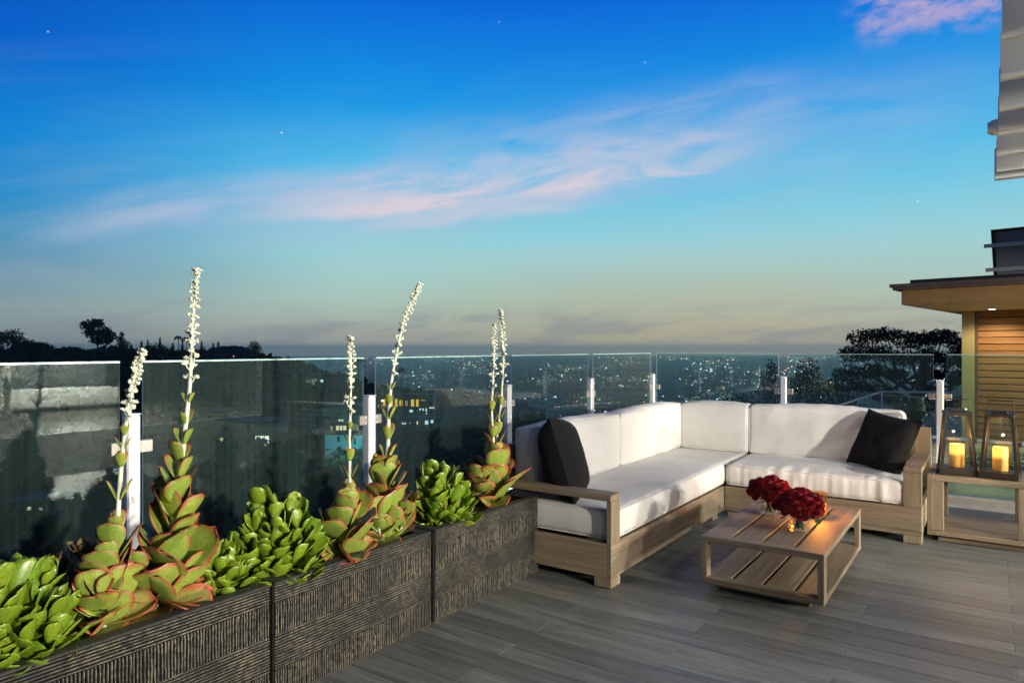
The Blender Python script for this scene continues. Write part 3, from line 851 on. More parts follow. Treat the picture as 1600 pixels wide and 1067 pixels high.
paddle_plant(b, [[on(287, 690, -2.69), on(297, 600, -2.69), on(300, 520, -2.69), on(308, 418, -2.68)]],
    'tallest flapjack succulent, with the longest stalk, right of the first lit post', 10, .225, 1.2, rng, .013, (.02, .03), .50)
b = soilpt(540, -2.60)
paddle_plant(b, [[on(546, 690, -2.62), on(548, 610, -2.62), on(548, 530, -2.62)]],
    'flapjack succulent in the middle planter with the thin straight stalk', 7, .195, 1.2, rng, .009, (0.01, .02), .29)
b = soilpt(603, -2.66)
paddle_plant(b, [[on(607, 650, -2.66), on(612, 590, -2.66), on(628, 510, -2.66), on(655, 446, -2.64)]],
    'flapjack succulent in the middle planter with the stalk curving right', 9, .222, 1.2, rng, .013, (.01, .0), .41)
b = soilpt(770, -2.70)
paddle_plant(b, [[on(768, 640, -2.70), on(771, 580, -2.70), on(773, 510, -2.70)], [on(783, 630, -2.70), on(787, 560, -2.70), on(783, 488, -2.70)]],
    'flapjack succulent with two stalks in the far planter beside the sofa', 9, .255, 1.3, rng, .010, (.0, .02), .34)

def rosette_clump(base, rad, hgt, heads, per, L, label, rng, meshes=AEO, group='green rosette succulent clumps'):
    base = Vector(base); t = thing('rosette_succulent', label, 'succulent', tuple(base), group)
    for h in range(heads):
        k = (h + .5) / heads; phi = math.acos(1 - k * .92); a = h * 2.39996 + rng.uniform(-.2, .2)
        d = Vector((math.sin(phi) * math.cos(a), math.sin(phi) * math.sin(a), math.cos(phi)))
        c = base + Vector((d.x * rad * .62, d.y * rad * .62, max(.02, d.z * hgt * .68)))
        ax = (d + Vector((.15, -.08, .45))).normalized()
        part('branch', MB().tube([base, base.lerp(c, .6) , c], [.016, .012, .010], 6), m_padlow, t)
        ref = Vector((0,0,1)) if abs(ax.z) < .9 else Vector((1,0,0)); e1 = ax.cross(ref).normalized(); e2 = ax.cross(e1)
        for i in range(per):
            q = i / per; an = i * 2.39996; th = R(6 + 52 * q ** .9)
            rd = e1 * math.cos(an) + e2 * math.sin(an)
            dd = ax * math.cos(th) + rd * math.sin(th); upv = ax * math.sin(th) - rd * math.cos(th)
            place_leaf(rng.choice(meshes), t, c + ax * (.03 * (1 - q)), dd, upv, L * (.45 + .6 * q) * rng.uniform(.88, 1.12), rng.uniform(-.15, .15))
    return t
def leafy_mound(base, rad, hgt, n, L, label, rng):
    """dense dome of upright spoon-shaped leaves growing from short branches"""
    base = Vector(base); t = thing('rosette_succulent', label, 'succulent', tuple(base), 'green rosette succulent clumps')
    for i in range(9):
        a = i * 2.39996; r = rad * .5 * math.sqrt((i + .5) / 9)
        part('branch', MB().tube([base + Vector((r*.3*math.cos(a), r*.3*math.sin(a), -.03)), base + Vector((r*math.cos(a), r*math.sin(a), hgt*.42))], [.016, .010], 6), m_padlow, t)
    for i in range(n):
        k = (i + .5) / n; phi = math.acos(1 - k * 1.05); a = i * 2.39996 + rng.uniform(-.25, .25)
        d = Vector((math.sin(phi)*math.cos(a), math.sin(phi)*math.sin(a), math.cos(phi)))
        lump = 1 + .16 * noise.noise(d * 2.6 + base * 3)
        dep = rng.uniform(.72, 1.0) if rng.random() < .75 else rng.uniform(.45, .72)
        Lf = L * rng.uniform(.68, 1.2)
        tip = base + Vector((d.x*rad*lump*dep, d.y*rad*lump*dep, max(.02, d.z*hgt*lump*dep)))
        ld = (d * rng.uniform(.7, 1.0) + Vector((0, 0, rng.uniform(.05, .45))) + Vector((rng.gauss(0, .2), rng.gauss(0, .2), rng.gauss(0, .12)))).normalized()
        upv = Vector((0, 0, 1)) - d * .25 + Vector((rng.gauss(0, .4), rng.gauss(0, .4), 0))
        place_leaf(rng.choice(SPOON), t, tip - ld * Lf * .8, ld, upv, Lf, rng.uniform(-.4, .4))
    return t
leafy_mound(soilpt(18, -2.69), .235, .35, 285, .112, 'green rosette succulent at the left picture edge', rng)
leafy_mound(soilpt(344, -2.66), .155, .25, 150, .095, 'small green rosette succulent tucked behind the tallest flapjack', rng)
leafy_mound(soilpt(434, -2.68), .245, .37, 288, .112, 'big bright green rosette succulent at the left end of the middle planter', rng)
leafy_mound(soilpt(690, -2.66), .235, .37, 288, .108, 'green rosette succulent between the middle and far planters', rng)
rosette_clump(soilpt(118, -2.86), .20, .36, 11, 16, .085, 'dark reddish rosette succulent at the back of the nearest planter', rng, AEOD)
rosette_clump(soilpt(734, -2.88), .12, .38, 7, 16, .07, 'dark small leaved succulent behind the green rosette in the far planter', rng, AEOD)
# ------------------------------------------------------------------ cushions and sofa
def axis_pts(h, r, step):
    e = [-h, -h + r*.12, -h + r*.35, -h + r*.68, -h + r]
    n = max(2, int((2*h - 2*r) / step)); mid = [-h + r + (2*h - 2*r) * i / n for i in range(1, n)]
    return e + mid + [-x for x in reversed(e)]
def cushion_mb(x0, x1, y0, y1, z0, z1, r=.05, puff=.02, step=.04, disp=None, shear=(0, 0)):
    c = Vector(((x0+x1)/2, (y0+y1)/2, (z0+z1)/2)); h = Vector(((x1-x0)/2, (y1-y0)/2, (z1-z0)/2))
    P = [axis_pts(h[i], min(r, h[i]*.9), step) for i in range(3)]
    mb = MB(); key = {}
    def vert(i, j, k):
        if (i, j, k) in key: return key[(i, j, k)]
        p = Vector((P[0][i], P[1][j], P[2][k]))
        inn = Vector([max(-(h[n]-r), min(h[n]-r, p[n])) for n in range(3)])
        d = p - inn
        nrm_ = d.normalized() if d.length > 1e-9 else Vector((0,0,1))
        q = inn + nrm_ * r
        u = [q[n]/h[n] for n in range(3)]
        w = [(1 - u[(n+1) % 3]**2) * (1 - u[(n+2) % 3]**2) for n in range(3)]
        for n in range(3): q[n] += nrm_[n] * abs(nrm_[n]) * puff * max(0, w[n]) * (1.0 if n == 2 else .6)
        if disp: q += nrm_ * disp(q + c, nrm_)
        q.x += shear[0] * (q.z + h.z); q.y += shear[1] * (q.z + h.z)
        key[(i, j, k)] = len(mb.v); mb.v.append(tuple(q + c)); mb.a.append(0); return key[(i, j, k)]
    L = [len(P[n]) for n in range(3)]
    def quad(a, b, c_, d): mb.f.append((a, b, c_, d)); mb.m.append(0)
    for i in range(L[0]-1):
        for j in range(L[1]-1):
            quad(vert(i,j,L[2]-1), vert(i+1,j,L[2]-1), vert(i+1,j+1,L[2]-1), vert(i,j+1,L[2]-1))
            quad(vert(i,j,0), vert(i,j+1,0), vert(i+1,j+1,0), vert(i+1,j,0))
    for i in range(L[0]-1):
        for k in range(L[2]-1):
            quad(vert(i,0,k), vert(i+1,0,k), vert(i+1,0,k+1), vert(i,0,k+1))
            quad(vert(i,L[1]-1,k), vert(i,L[1]-1,k+1), vert(i+1,L[1]-1,k+1), vert(i+1,L[1]-1,k))
    for j in range(L[1]-1):
        for k in range(L[2]-1):
            quad(vert(0,j,k), vert(0,j,k+1), vert(0,j+1,k+1), vert(0,j+1,k))
            quad(vert(L[0]-1,j,k), vert(L[0]-1,j+1,k), vert(L[0]-1,j+1,k+1), vert(L[0]-1,j,k+1))
    return mb
def wr(seed, amp=.004, sc=(7, 7, 3)):
    return lambda p, n: amp * noise.noise(Vector((p.x*sc[0]+seed, p.y*sc[1], p.z*sc[2]))) + amp*.4*noise.noise(Vector((p.x*22+seed, p.y*22, p.z*9)))
def pucker(seed, axis, front, amp=.007):
    """soft vertical gathers along one upper edge of a seat cushion"""
    def f(p, n):
        a = p[axis]; o = p[1 - axis]
        k = math.exp(-abs(o - front) / .13)
        g = noise.noise(Vector((a * 17 + seed, p.z * 2.2 + o * 2, seed))) + .5 * noise.noise(Vector((a * 34 + seed, p.z * 3, 2)))
        return amp * k * g + .004 * noise.noise(Vector((p.x*5, p.y*5, seed)))
    return f
def piping(x0, x1, y0, y1, z0, z1, r, axis, parent, shear=0):
    """sewn cord around the two big faces of a cushion; axis = thin axis"""
    lo = [x0, y0, z0]; hi = [x1, y1, z1]; k = r * .24; o1, o2 = [n for n in range(3) if n != axis]; mb = MB()
    for side in (0, 1):
        pts = []
        for a, b_, s1, s2 in ((lo[o1], lo[o2], 1, 1), (hi[o1], lo[o2], -1, 1), (hi[o1], hi[o2], -1, -1), (lo[o1], hi[o2], 1, -1)):
            cc = [(k + r, k), (k + r*.35, k + r*.12), (k + r*.12, k + r*.35), (k, k + r)]
            if s1 * s2 > 0: cc = [(q, p) for p, q in cc][::1] if (s1 > 0) else [(q, p) for p, q in cc]
            for p, q in cc:
                v = [0, 0, 0]; v[o1] = a + s1*p; v[o2] = b_ + s2*q; v[axis] = (hi[axis] - k) if side else (lo[axis] + k)
                v[1] += shear * (v[2] - z0); pts.append(v)
        pts.append(pts[0]); mb.tube(pts, .0045, 6, False)
    return part('piping', mb, m_white, parent, smooth=True)
SF, SRF = -1.92, 6.05       # front planes of the two sections
SB, SRB = -2.88, 7.06
LW = .125
B0, B1 = .064, .277
t = thing('sofa_section', 'left section of the teak corner sofa with white cushions, open arm next to the planter', 'sofa', (-2.4, 5.3, 0))
part('front_rail', MB().box(SF-.032, SF, 3.84, SRF-.004, B0, B1, .003), teak[1], t)
part('side_rail', MB().box(SB, SF-.033, 3.84, 3.872, B0, B1, .003), teak[0], t)
part('back_rail', MB().box(SB, SB+.032, 3.874, SRB, B0, B1, .003), teak[1], t)
part('seat_deck', MB().box(SB+.034, SF-.034, 3.874, SRB-.05, B1-.05, B1-.025), teak[1], t)
for x0, x1, y0, y1 in ((SF-.12, SF-.0005, 3.8405, 3.97), (SB+.0005, SB+.12, 3.8405, 3.97), (SB+.0005, SB+.12, SRB-.13, SRB-.0005), (SF-.12, SF-.0335, 5.86, 5.98)):
    part('leg', MB().box(x0, x1, y0, y1, .004, B0-.0005, .003), teak[2], t)
arm = part('arm', MB().box(SB+.03, SF, 3.84, 3.84+LW, .542, .582, .004), teak[0], t)
part('arm_post', MB().box(SF-.034, SF, 3.84, 3.84+LW, B1+.0005, .5415, .003), teak[2], arm)
part('arm_post', MB().box(SB, SB+.036, 3.84, 3.84+LW, B1+.0005, .80, .003), teak[2], arm)
for z0, z1 in ((.33, .46), (.49, .62), (.65, .80)):
    part('back_slat', MB().box(SB, SB+.028, 3.97, SRB-.03, z0, z1, .003), teak[1], t)
part('seat_cushion', cushion_mb(SB+.05, SF-.012, 3.885, SRB-.07, .283, .468, .042, .016, .04, pucker(3, 1, SF, .006)), m_white, t, smooth=True)
piping(SB+.05, SF-.012, 3.885, SRB-.07, .283, .468, .042, 2, t)
for i, (y0, y1) in enumerate(((4.06, 5.39), (5.385, 6.90))):
    part('back_cushion', cushion_mb(-2.80, -2.60, y0, y1, .474, .93, .038, .032, .045, wr(i*9, .010, (4, 5, 2))), m_white, t, smooth=True)
    piping(-2.80, -2.60, y0, y1, .474, .93, .038, 0, t)

t = thing('sofa_section', 'right section of the teak corner sofa with white cushions, arm next to the lanterns', 'sofa', (-1.2, 6.5, 0))
AX1 = -.414
part('front_rail', MB().box(SF+.004, AX1-.0005-LW+.125, SRF, SRF+.032, B0, B1, .003), teak[0], t)
part('side_rail', MB().box(AX1-.032, AX1, SRF+.033, SRB, B0, B1, .003), teak[1], t)
part('back_rail', MB().box(SF+.004, AX1-.033, SRB-.032, SRB, B0, B1, .003), teak[0], t)
part('seat_deck', MB().box(SF+.005, AX1-.034, SRF+.034, SRB-.034, B1-.05, B1-.025), teak[0], t)
for x0, x1, y0, y1 in ((AX1-LW, AX1-.0005, SRF+.0005, SRF+.12), (AX1-.12, AX1-.0005, SRB-.12, SRB-.0005), (SF+.02, SF+.14, SRF+.033, SRF+.15), (SF+.02, SF+.14, SRB-.12, SRB-.0005)):
    part('leg', MB().box(x0, x1, y0, y1, .004, B0-.0005, .003), teak[2], t)
arm = part('arm', MB().box(AX1-LW, AX1, SRF, SRB-.03, .542, .582, .004), teak[1], t)
part('arm_post', MB().box(AX1-LW, AX1, SRF, SRF+.034, B1+.0005, .5415, .003), teak[2], arm)
part('arm_post', MB().box(AX1-LW, AX1, SRB-.036, SRB, B1+.0005, .80, .003), teak[2], arm)
for z0, z1 in ((.33, .46), (.49, .62), (.65, .80)):
    part('back_slat', MB().box(SB+.03, AX1-LW, SRB-.028, SRB, z0, z1, .003), teak[0], t)
part('seat_cushion', cushion_mb(SF-.004, AX1-LW+.02, SRF+.012, SRB-.05, .283, .470, .045, .018, .02, pucker(8, 0, SRF, .015)), m_white, t, smooth=True)
piping(SF-.004, AX1-LW+.02, SRF+.012, SRB-.05, .283, .470, .045, 2, t)
part('back_cushion', cushion_mb(-2.61, -1.915, 6.775, 6.975, .474, .935, .038, .032, .04, wr(21, .010, (5, 4, 2)), (0, .02)), m_white, t, smooth=True)
piping(-2.61, -1.915, 6.775, 6.975, .474, .935, .038, 1, t, .02)
part('back_cushion', cushion_mb(-1.918, -.60, 6.775, 6.975, .474, .94, .038, .032, .04, wr(33, .011, (5, 4, 2)), (0, .02)), m_white, t, smooth=True)
piping(-1.918, -.60, 6.775, 6.975, .474, .94, .038, 1, t, .02)

def pillow(label, c, nrm_, inplane, size, thick, seed):
    mb = MB(); n = 22; g = {}
    nn = Vector(nrm_).normalized(); upv = Vector((0,0,1)); upv = (upv - nn*upv.dot(nn)).normalized(); x = upv.cross(nn)
    upr = upv * math.cos(inplane) + x * math.sin(inplane); xr = x * math.cos(inplane) - upv * math.sin(inplane)
    c = Vector(c)
    for s in (1, -1):
        for i in range(n+1):
            for j in range(n+1):
                u = -1 + 2*i/n; v = -1 + 2*j/n
                th = thick/2 * (max(0, (1-u**4)*(1-v**4)))**.55 * (1 - .15*(u*u+v*v)/2)
                pin = 1 - .10*(1 - abs(u)**2)*abs(v)**3; pin2 = 1 - .10*(1 - abs(v)**2)*abs(u)**3
                wv = .012*noise.noise(Vector((u*2.2+seed, v*2.2, s))) * (1 - max(abs(u), abs(v))**4)
                wv += .006*noise.noise(Vector((u*7+seed, v*3, s*2))) * (1 - max(abs(u), abs(v))**4)
                p = c + xr*(u*size/2*pin2) + upr*(v*size/2*pin) + nn*(s*th + wv)
                g[(s, i, j)] = len(mb.v); mb.v.append(tuple(p)); mb.a.append(0)
        for i in range(n):
            for j in range(n):
                q = (g[(s,i,j)], g[(s,i+1,j)], g[(s,i+1,j+1)], g[(s,i,j+1)])
                mb.f.append(q if s == 1 else tuple(reversed(q))); mb.m.append(0)
    return tag(part('throw_pillow', mb, m_black, smooth=True), label, 'pillow', 'black throw pillows on the sofa')
pillow('black throw pillow seen almost edge-on beside the left sofa arm', (-2.46, 4.18, .72), (.82, .46, .28), 0.10, .60, .30, 1)
pillow('black throw pillow leaning in the right sofa corner by the lanterns', (-.73, 6.56, .70), (-.42, -.80, .42), .13, .52, .19, 5)

# ------------------------------------------------------------------ tables
t = thing('coffee_table', 'low slatted teak coffee table with red roses on it', 'table', (-1.105, 4.83, 0))
X0, X1, Y0t, Y1t, Z1 = -1.46, -.755, 4.15, 5.50, .340
lw, fb = .075, .075
for lvl, z1 in (('top', Z1), ('shelf', .085)):
    z0 = z1 - .036
    fr = part(lvl + '_frame', MB().box(X0, X1, Y0t, Y0t+fb, z0, z1, .003), teak[0], t)
    part('end_board', MB().box(X0, X1, Y1t-fb, Y1t, z0, z1, .003), teak[0], fr)
    gap = .018; n = 4; w = (X1 - X0 - gap*(n-1)) / n
    for i in range(n):
        x = X0 + i*(w+gap)
        part('slat', MB().box(x, x+w, Y0t+fb+.001, Y1t-fb-.001, z0+.001, z1-.0015, .003), teak[1], fr)
for x0, x1 in ((X0, X0+.036), (X1-.036, X1)):
    for y0, y1 in ((Y0t, Y0t+lw), (Y1t-lw, Y1t)):
        part('leg', MB().box(x0, x1, y0, y1, .0855, Z1-.0365, .003), teak[2], t)
mbp = MB(); mbp.box(X0+.09, X1-.09, Y0t+.09, Y0t+.12, .003, .0485, .002); mbp.box(X0+.09, X1-.09, Y1t-.12, Y1t-.09, .003, .0485, .002)
mbp.box(X0+.09, X0+.12, Y0t+.121, Y1t-.121, .003, .0485, .002); mbp.box(X1-.12, X1-.09, Y0t+.121, Y1t-.121, .003, .0485, .002)
part('plinth', mbp, teak[0], t)

t = thing('side_table', 'square slatted teak side table under the lanterns', 'table', (-.05, 6.56, 0))
X0, X1, Y0t, Y1t, Z1 = -.392, .288, 6.22, 6.90, .508
for lvl, z1 in (('top', Z1), ('shelf', .088)):
    z0 = z1 - .038
    fr = part(lvl + '_frame', MB().box(X0, X0+.05, Y0t, Y1t, z0, z1, .003), teak[1], t)
    part('end_board', MB().box(X1-.05, X1, Y0t, Y1t, z0, z1, .003), teak[1], fr)
    gap = .008; n = 5; w = (Y1t - Y0t - gap*(n-1)) / n
    for i in range(n):
        y = Y0t + i*(w+gap)
        part('slat', MB().box(X0+.051, X1-.051, y, y+w, z0+.001, z1-.0015, .003), teak[0], fr)
for x0, x1 in ((X0, X0+.11), (X1-.11, X1)):
    for y0, y1 in ((Y0t+.001, Y0t+.042), (Y1t-.042, Y1t-.001)):
        part('leg', MB().box(x0, x1, y0, y1, .0885, Z1-.0385, .003), teak[2], t)
for y0 in (Y0t+.05, Y1t-.08): part('plinth', MB().box(X0+.07, X1-.07, y0, y0+.03, .003, .0495, .002), teak[0], t)

# ------------------------------------------------------------------ lanterns with candles
def wax(name):
    m, t, b = newmat(name)
    c = N(t, 'ShaderNodeTexCoord'); sp = N(t, 'ShaderNodeSeparateXYZ'); t.links.new(c.outputs['Object'], sp.inputs[0])
    b.inputs['Base Color'].default_value = (.75, .42, .10, 1); b.inputs['Roughness'].default_value = .5
    # wax lit from inside by its flame: brightest near the wick
    k = RAMP(t, M(t, 'MULTIPLY', sp.outputs['Z'], 1/.18), [(0, .05), (.48, .12), (.62, .85), (.85, 1.0), (1, .7)])
    e = RAMP(t, M(t, 'MULTIPLY', sp.outputs['Z'], 1/.18), [(0, (1, .33, .02)), (.5, (1, .40, .03)), (.7, (1, .60, .10)), (1, (1, .50, .05))])
    t.links.new(e, b.inputs['Emission Color']); t.links.new(M(t, 'MULTIPLY', k, 1.7), b.inputs['Emission Strength'])
    return m
m_wax = wax('glowing_candle_wax')
m_flame = emis('flame', (1, .62, .2), 12)
def lantern(x, y, z, rz, label, clabel):
    t = thing('lantern', label, 'lantern', (x, y, z), 'tapered metal lanterns on the side table', rz)
    a, b, h = .122, .090, .46; bt = .050
    part('base', MB().box(-a-.006, a+.006, -a-.006, a+.006, .002, bt, .004), m_dark, t, True)
    fr = MB(); pw = .020
    cor = [(-1,-1),(1,-1),(1,1),(-1,1)]
    for sx, sy in cor:
        lo = Vector((sx*a, sy*a, bt)); hi = Vector((sx*b, sy*b, h))
        fr.hexa([lo+Vector((0,0,0)), lo+Vector((-sx*pw,0,0)), lo+Vector((-sx*pw,-sy*pw,0)), lo+Vector((0,-sy*pw,0)),
                 hi, hi+Vector((-sx*pw,0,0)), hi+Vector((-sx*pw,-sy*pw,0)), hi+Vector((0,-sy*pw,0))])
    part('frame', fr, m_dark, t, True)
    part('top_plate', MB().box(-b-.004, b+.004, -b-.004, b+.004, h+.0005, h+.030, .003).box(-.05, .05, -.05, .05, h+.0305, h+.050, .003), m_dark, t, True)
    part('handle', MB().tube([(-b+.004, 0, h+.031), (-b+.010, 0, h+.125), (b-.010, 0, h+.125), (b-.004, 0, h+.031)], .005, 8), m_dark, t, True)
    part('latch', MB().box(a-.016, a+.012, -.012, .012, .24, .275, .002), m_dark, t, True)
    for k in range(4):
        th = k * math.pi/2; rot = Matrix.Rotation(th, 4, 'Z')
        pts = [Vector((-a+pw, -a+.007, bt+.001)), Vector((a-pw, -a+.007, bt+.001)), Vector((b-pw, -b+.007, h-.001)), Vector((-b+pw, -b+.007, h-.001))]
        pts2 = [p + Vector((0, .003, 0)) for p in pts]
        P = [rot @ p for p in (pts[0], pts[1], pts2[1], pts2[0], pts[3], pts[2], pts2[2], pts2[3])]
        part('pane', MB().hexa(P), m_clear, t, True)
    c = thing('candle', clabel, 'candle', (x, y, z + bt), 'amber pillar candles in the lanterns')
    part('wax', MB().lathe((0,0,0), [(.047,.001),(.050,.006),(.050,.172),(.046,.180),(.034,.172)], 24), m_wax, c, True, True)
    l = lamp('candle_light', 'POINT', (0, 0, .24), 4.5, (1, .55, .18), None, shadow_soft_size=.004); l.parent = c
lantern(-.205, 6.47, .508, R(8), 'left dark metal lantern with an amber candle on the side table', 'amber candle glowing in the left lantern')
lantern(.075, 6.45, .508, R(-6), 'right dark metal lantern with an amber candle on the side table', 'amber candle glowing in the right lantern')

# ------------------------------------------------------------------ roses, vases, table candle
def petal(mb, ang, r0, r1, z0, z1, wid, curl, seed):
    nu, nv = 4, 5; vs = []
    for i in range(nu):
        t_ = i/(nu-1)
        for j in range(nv):
            s = -1 + 2*j/(nv-1); a = ang + s*wid*(.55 + .45*math.sin(t_*math.pi*.62))
            r = r0 + (r1-r0)*t_**1.2 + curl*max(0, t_-.6)*(1-.5*s*s)
            z = z0 + (z1-z0)*(t_ - .16*s*s*t_) - curl*.35*max(0, t_-.72)
            r += .02*math.sin(seed*7+s*4)*t_
            vs.append((r*math.cos(a), r*math.sin(a), z))
    mb.add(vs, [(i*nv+j, i*nv+j+1, (i+1)*nv+j+1, (i+1)*nv+j) for i in range(nu-1) for j in range(nv-1)])
def rose_mesh(seed, mat):
    rg = random.Random(seed); mb = MB()
    rings = [(2, .02, .07, .35, .86, 1.9, .0), (3, .06, .16, .25, .88, 1.35, .04), (4, .12, .27, .12, .84, 1.05, .10), (5, .2, .40, .0, .74, .88, .22), (5, .28, .52, -.12, .58, .82, .38), (6, .32, .60, -.22, .36, .74, .5)]
    for k, (n, r0, r1, z0, z1, w, cu) in enumerate(rings):
        o = rg.uniform(0, 6)
        for i in range(n): petal(mb, o + i*2*math.pi/n + rg.uniform(-.1, .1), r0, r1*rg.uniform(.93, 1.07), z0, z1*rg.uniform(.94, 1.05), w, cu, rg.random())
    return mb.mesh('rose', mat, True)
def rose_mat():
    m, t, b = newmat('deep_red_petals')
    oi = N(t, 'ShaderNodeObjectInfo'); n = noisen(t, vec(t, (1,1,1), True), 3, 3)
    col = MIX(t, .6, RAMP(t, n, [(.3, (.17, .004, .009)), (.7, (.42, .010, .022))]), RAMP(t, oi.outputs['Random'], [(0, (.16, .004, .010)), (1, (.42, .014, .024))]))
    t.links.new(col, b.inputs['Base Color']); b.inputs['Roughness'].default_value = .55; b.inputs['Sheen Weight'].default_value = .2
    b.inputs['Sheen Tint'].default_value = (1, .2, .2, 1)
    tr = N(t, 'ShaderNodeBsdfTranslucent'); t.links.new(col, tr.inputs[0])
    mx = N(t, 'ShaderNodeMixShader'); mx.inputs[0].default_value = .18
    o = t.nodes['Material Output']; t.links.new(b.outputs[0], mx.inputs[1]); t.links.new(tr.outputs[0], mx.inputs[2]); t.links.new(mx.outputs[0], o.inputs[0])
    return m
m_rose = rose_mat(); ROSE = [rose_mesh(s, m_rose) for s in (1, 2, 3)]
m_stem = simple('green_rose_stem', (.05, .10, .03), .5, 0, .3, 30)
m_water = glassmat('vase_water', (.93, .92, .86))
def bouquet(x, y, z, rad, label, vlabel, rng):
    v = thing('vase', vlabel, 'vase', (x, y, z), 'square glass vases')
    w, th, hh = .056, .008, .10
    mb = MB(); mb.box(-w, w, -w, w, .002, .014, .003)
    mb.box(-w, w, -w, -w+th, .0145, hh, .001); mb.box(-w, w, w-th, w, .0145, hh, .001); mb.box(-w, -w+th, -w+th+.0005, w-th-.0005, .0145, hh, .001); mb.box(w-th, w, -w+th+.0005, w-th-.0005, .0145, hh, .001)
    part('glass_wall', mb, m_clear, v, True)
    part('water', MB().box(-w+th+.001, w-th-.001, -w+th+.001, w-th-.001, .015, .062), m_water, v, True)
    bq = thing('rose_bouquet', label, 'bouquet', (x, y, z + .016), 'deep red rose bouquets')
    st = MB()
    for i in range(26):
        a = rng.uniform(0, 6.28); r0 = rng.uniform(.005, .038); r1 = rng.uniform(.0, .07); a2 = a + rng.uniform(2, 4)
        st.tube([(r0*math.cos(a), r0*math.sin(a), .0), (r1*math.cos(a2), r1*math.sin(a2), .14)], .0032, 5)
    part('stems', st, m_stem, bq, True)
    n = 46; cz = .125
    for i in range(n):
        k = (i + .5)/n; phi = math.acos(1 - 1.22*k); a = i*2.39996
        d = Vector((math.sin(phi)*math.cos(a), math.sin(phi)*math.sin(a), math.cos(phi)))
        rr = rad * rng.uniform(.86, 1.0)
        p = Vector((d.x*rr, d.y*rr, cz + d.z*rr*.80))
        o = bpy.data.objects.new('rose', rng.choice(ROSE)); COL.objects.link(o); o.parent = bq
        q = (d + Vector((rng.uniform(-.2,.2), rng.uniform(-.2,.2), .15))).to_track_quat('Z', 'Y').to_matrix().to_4x4()
        s = .046*rng.uniform(.88, 1.12)
        o.matrix_basis = Matrix.Translation(p - d*.025) @ q @ Matrix.Rotation(rng.uniform(0, 6.28), 4, 'Z') @ Matrix.Scale(s, 4)
    lf = MB()
    for i in range(30):
        a = rng.uniform(0, 6.28); r = rad*rng.uniform(.3, .85); c0 = Vector((r*math.cos(a), r*math.sin(a), rng.uniform(.07, .11)))
        e = Vector((math.cos(a), math.sin(a), rng.uniform(-.5, .2)))*.05; sd = Vector((-math.sin(a), math.cos(a), .2))*.018
        lf.add([c0, c0+e*.5+sd, c0+e, c0+e*.5-sd], [(0,1,2,3)])
    part('leaves', lf, m_stem, bq, True)
brng = random.Random(3)
def tabpt(px, py, z=.34): return at(px, (H - z)*F/(py - HY), z)
p = tabpt(1203, 802); bouquet(p.x, p.y, .340, .150, 'red rose bouquet in the farther vase, left and behind the other', 'glass cube vase holding the farther bouquet', brng)
p = tabpt(1249, 828); bouquet(p.x, p.y, .340, .158, 'red rose bouquet in the nearer vase on the coffee table', 'glass cube vase holding the nearer bouquet', brng)
p = tabpt(1280, 806)
v = thing('table_candle', 'lit glass cup candle behind the nearer roses', 'candle', (p.x, p.y, .340))
m_amber = glassmat('amber_glass', (1.0, .80, .45))
part('glass_cup', MB().lathe((0,0,0), [(.046,.002),(.050,.02),(.052,.165),(.0495,.165),(.0475,.02),(.044,.012)], 24), m_amber, v, True, True)
part('wax', MB().lathe((0,0,.0125), [(.043,0),(.0455,.02),(.0455,.075),(.01,.072)], 20), m_wax, v, True, True)
part('flame', MB().lathe((0,0,.090), [(.001,0),(.007,.010),(.005,.026),(.0005,.042)], 8), m_flame, v, True, True)
l = lamp('flame_light', 'POINT', (0, 0, .125), 10.0, (1, .50, .14), None, shadow_soft_size=.02); l.parent = v
# ------------------------------------------------------------------ own house on the right of the terrace (out of frame, lights the terrace)
m_plaster = simple('charcoal_plaster', (.035, .04, .042), .8, 0, .06, 3)
m_intfloor = simple('beige_indoor_floor', (.075, .064, .048), .5, 0, .15, 4)
m_ceiling = simple('white_ceiling', (.7, .69, .66), .9, 0, .03, 2)
hs = thing('house', 'own house beside the terrace with open lit living room', 'house', (9.7, 2, 0))
part('indoor_floor', MB().box(6.5, 13.2, -6, 12.0, -.3, .0), m_intfloor, hs)
part('threshold', MB().box(6.44, 6.56, -6, 12.0, .001, .012), m_steel, hs)
part('back_wall', MB().box(13.2, 13.4, -6.2, 12.0, -.3, 3.4), m_plaster, hs)
part('side_wall', MB().box(6.5, 13.2, -6.2, -6.0, -.3, 3.4), m_plaster, hs)
part('side_wall', MB().box(6.5, 13.2, 12.0, 12.2, -.3, 3.4), m_plaster, hs)
part('ceiling', MB().box(6.4, 13.4, -6.2, 12.2, 3.4, 3.6), m_ceiling, hs)
part('lintel', MB().box(6.42, 6.62, -6.0, 12.0, 2.86, 3.399), m_plaster, hs)
part('pier', MB().box(6.40, 6.60, 1.36, 1.72, .0125, 2.8595), m_plaster, hs)
part('pier', MB().box(6.40, 6.60, -6.0, -3.4, .0125, 2.8595), m_plaster, hs)
part('pier', MB().box(6.40, 6.60, 9.3, 12.0, .0125, 2.8595), m_plaster, hs)
KEY = (1.0, .93, .79)
def pendant(x, y, z, P, label, rad=.07):
    t = thing('pendant_lamp', label, 'lamp', (x, y, z), 'pendant lamps in the living room')
    part('cord', MB().tube([(x, y, z+.17), (x, y, 3.4)], .004, 6), m_dark, t)
    part('lamp_shade', MB().lathe((x, y, z), [(.16,.10),(.10,.155),(.03,.17),(.028,.165),(.095,.15),(.155,.10)], 24), m_dark, t)
    part('bulb', MB().lathe((x, y, z+.02), [(.005,0),(.035,.02),(.045,.05),(.03,.085),(.012,.11)], 14), emis('bulb', (1,.85,.6), 20), t, smooth=True)
    lamp('pendant_light', 'POINT', (x, y, z-.02), P, KEY, t, shadow_soft_size=rad)
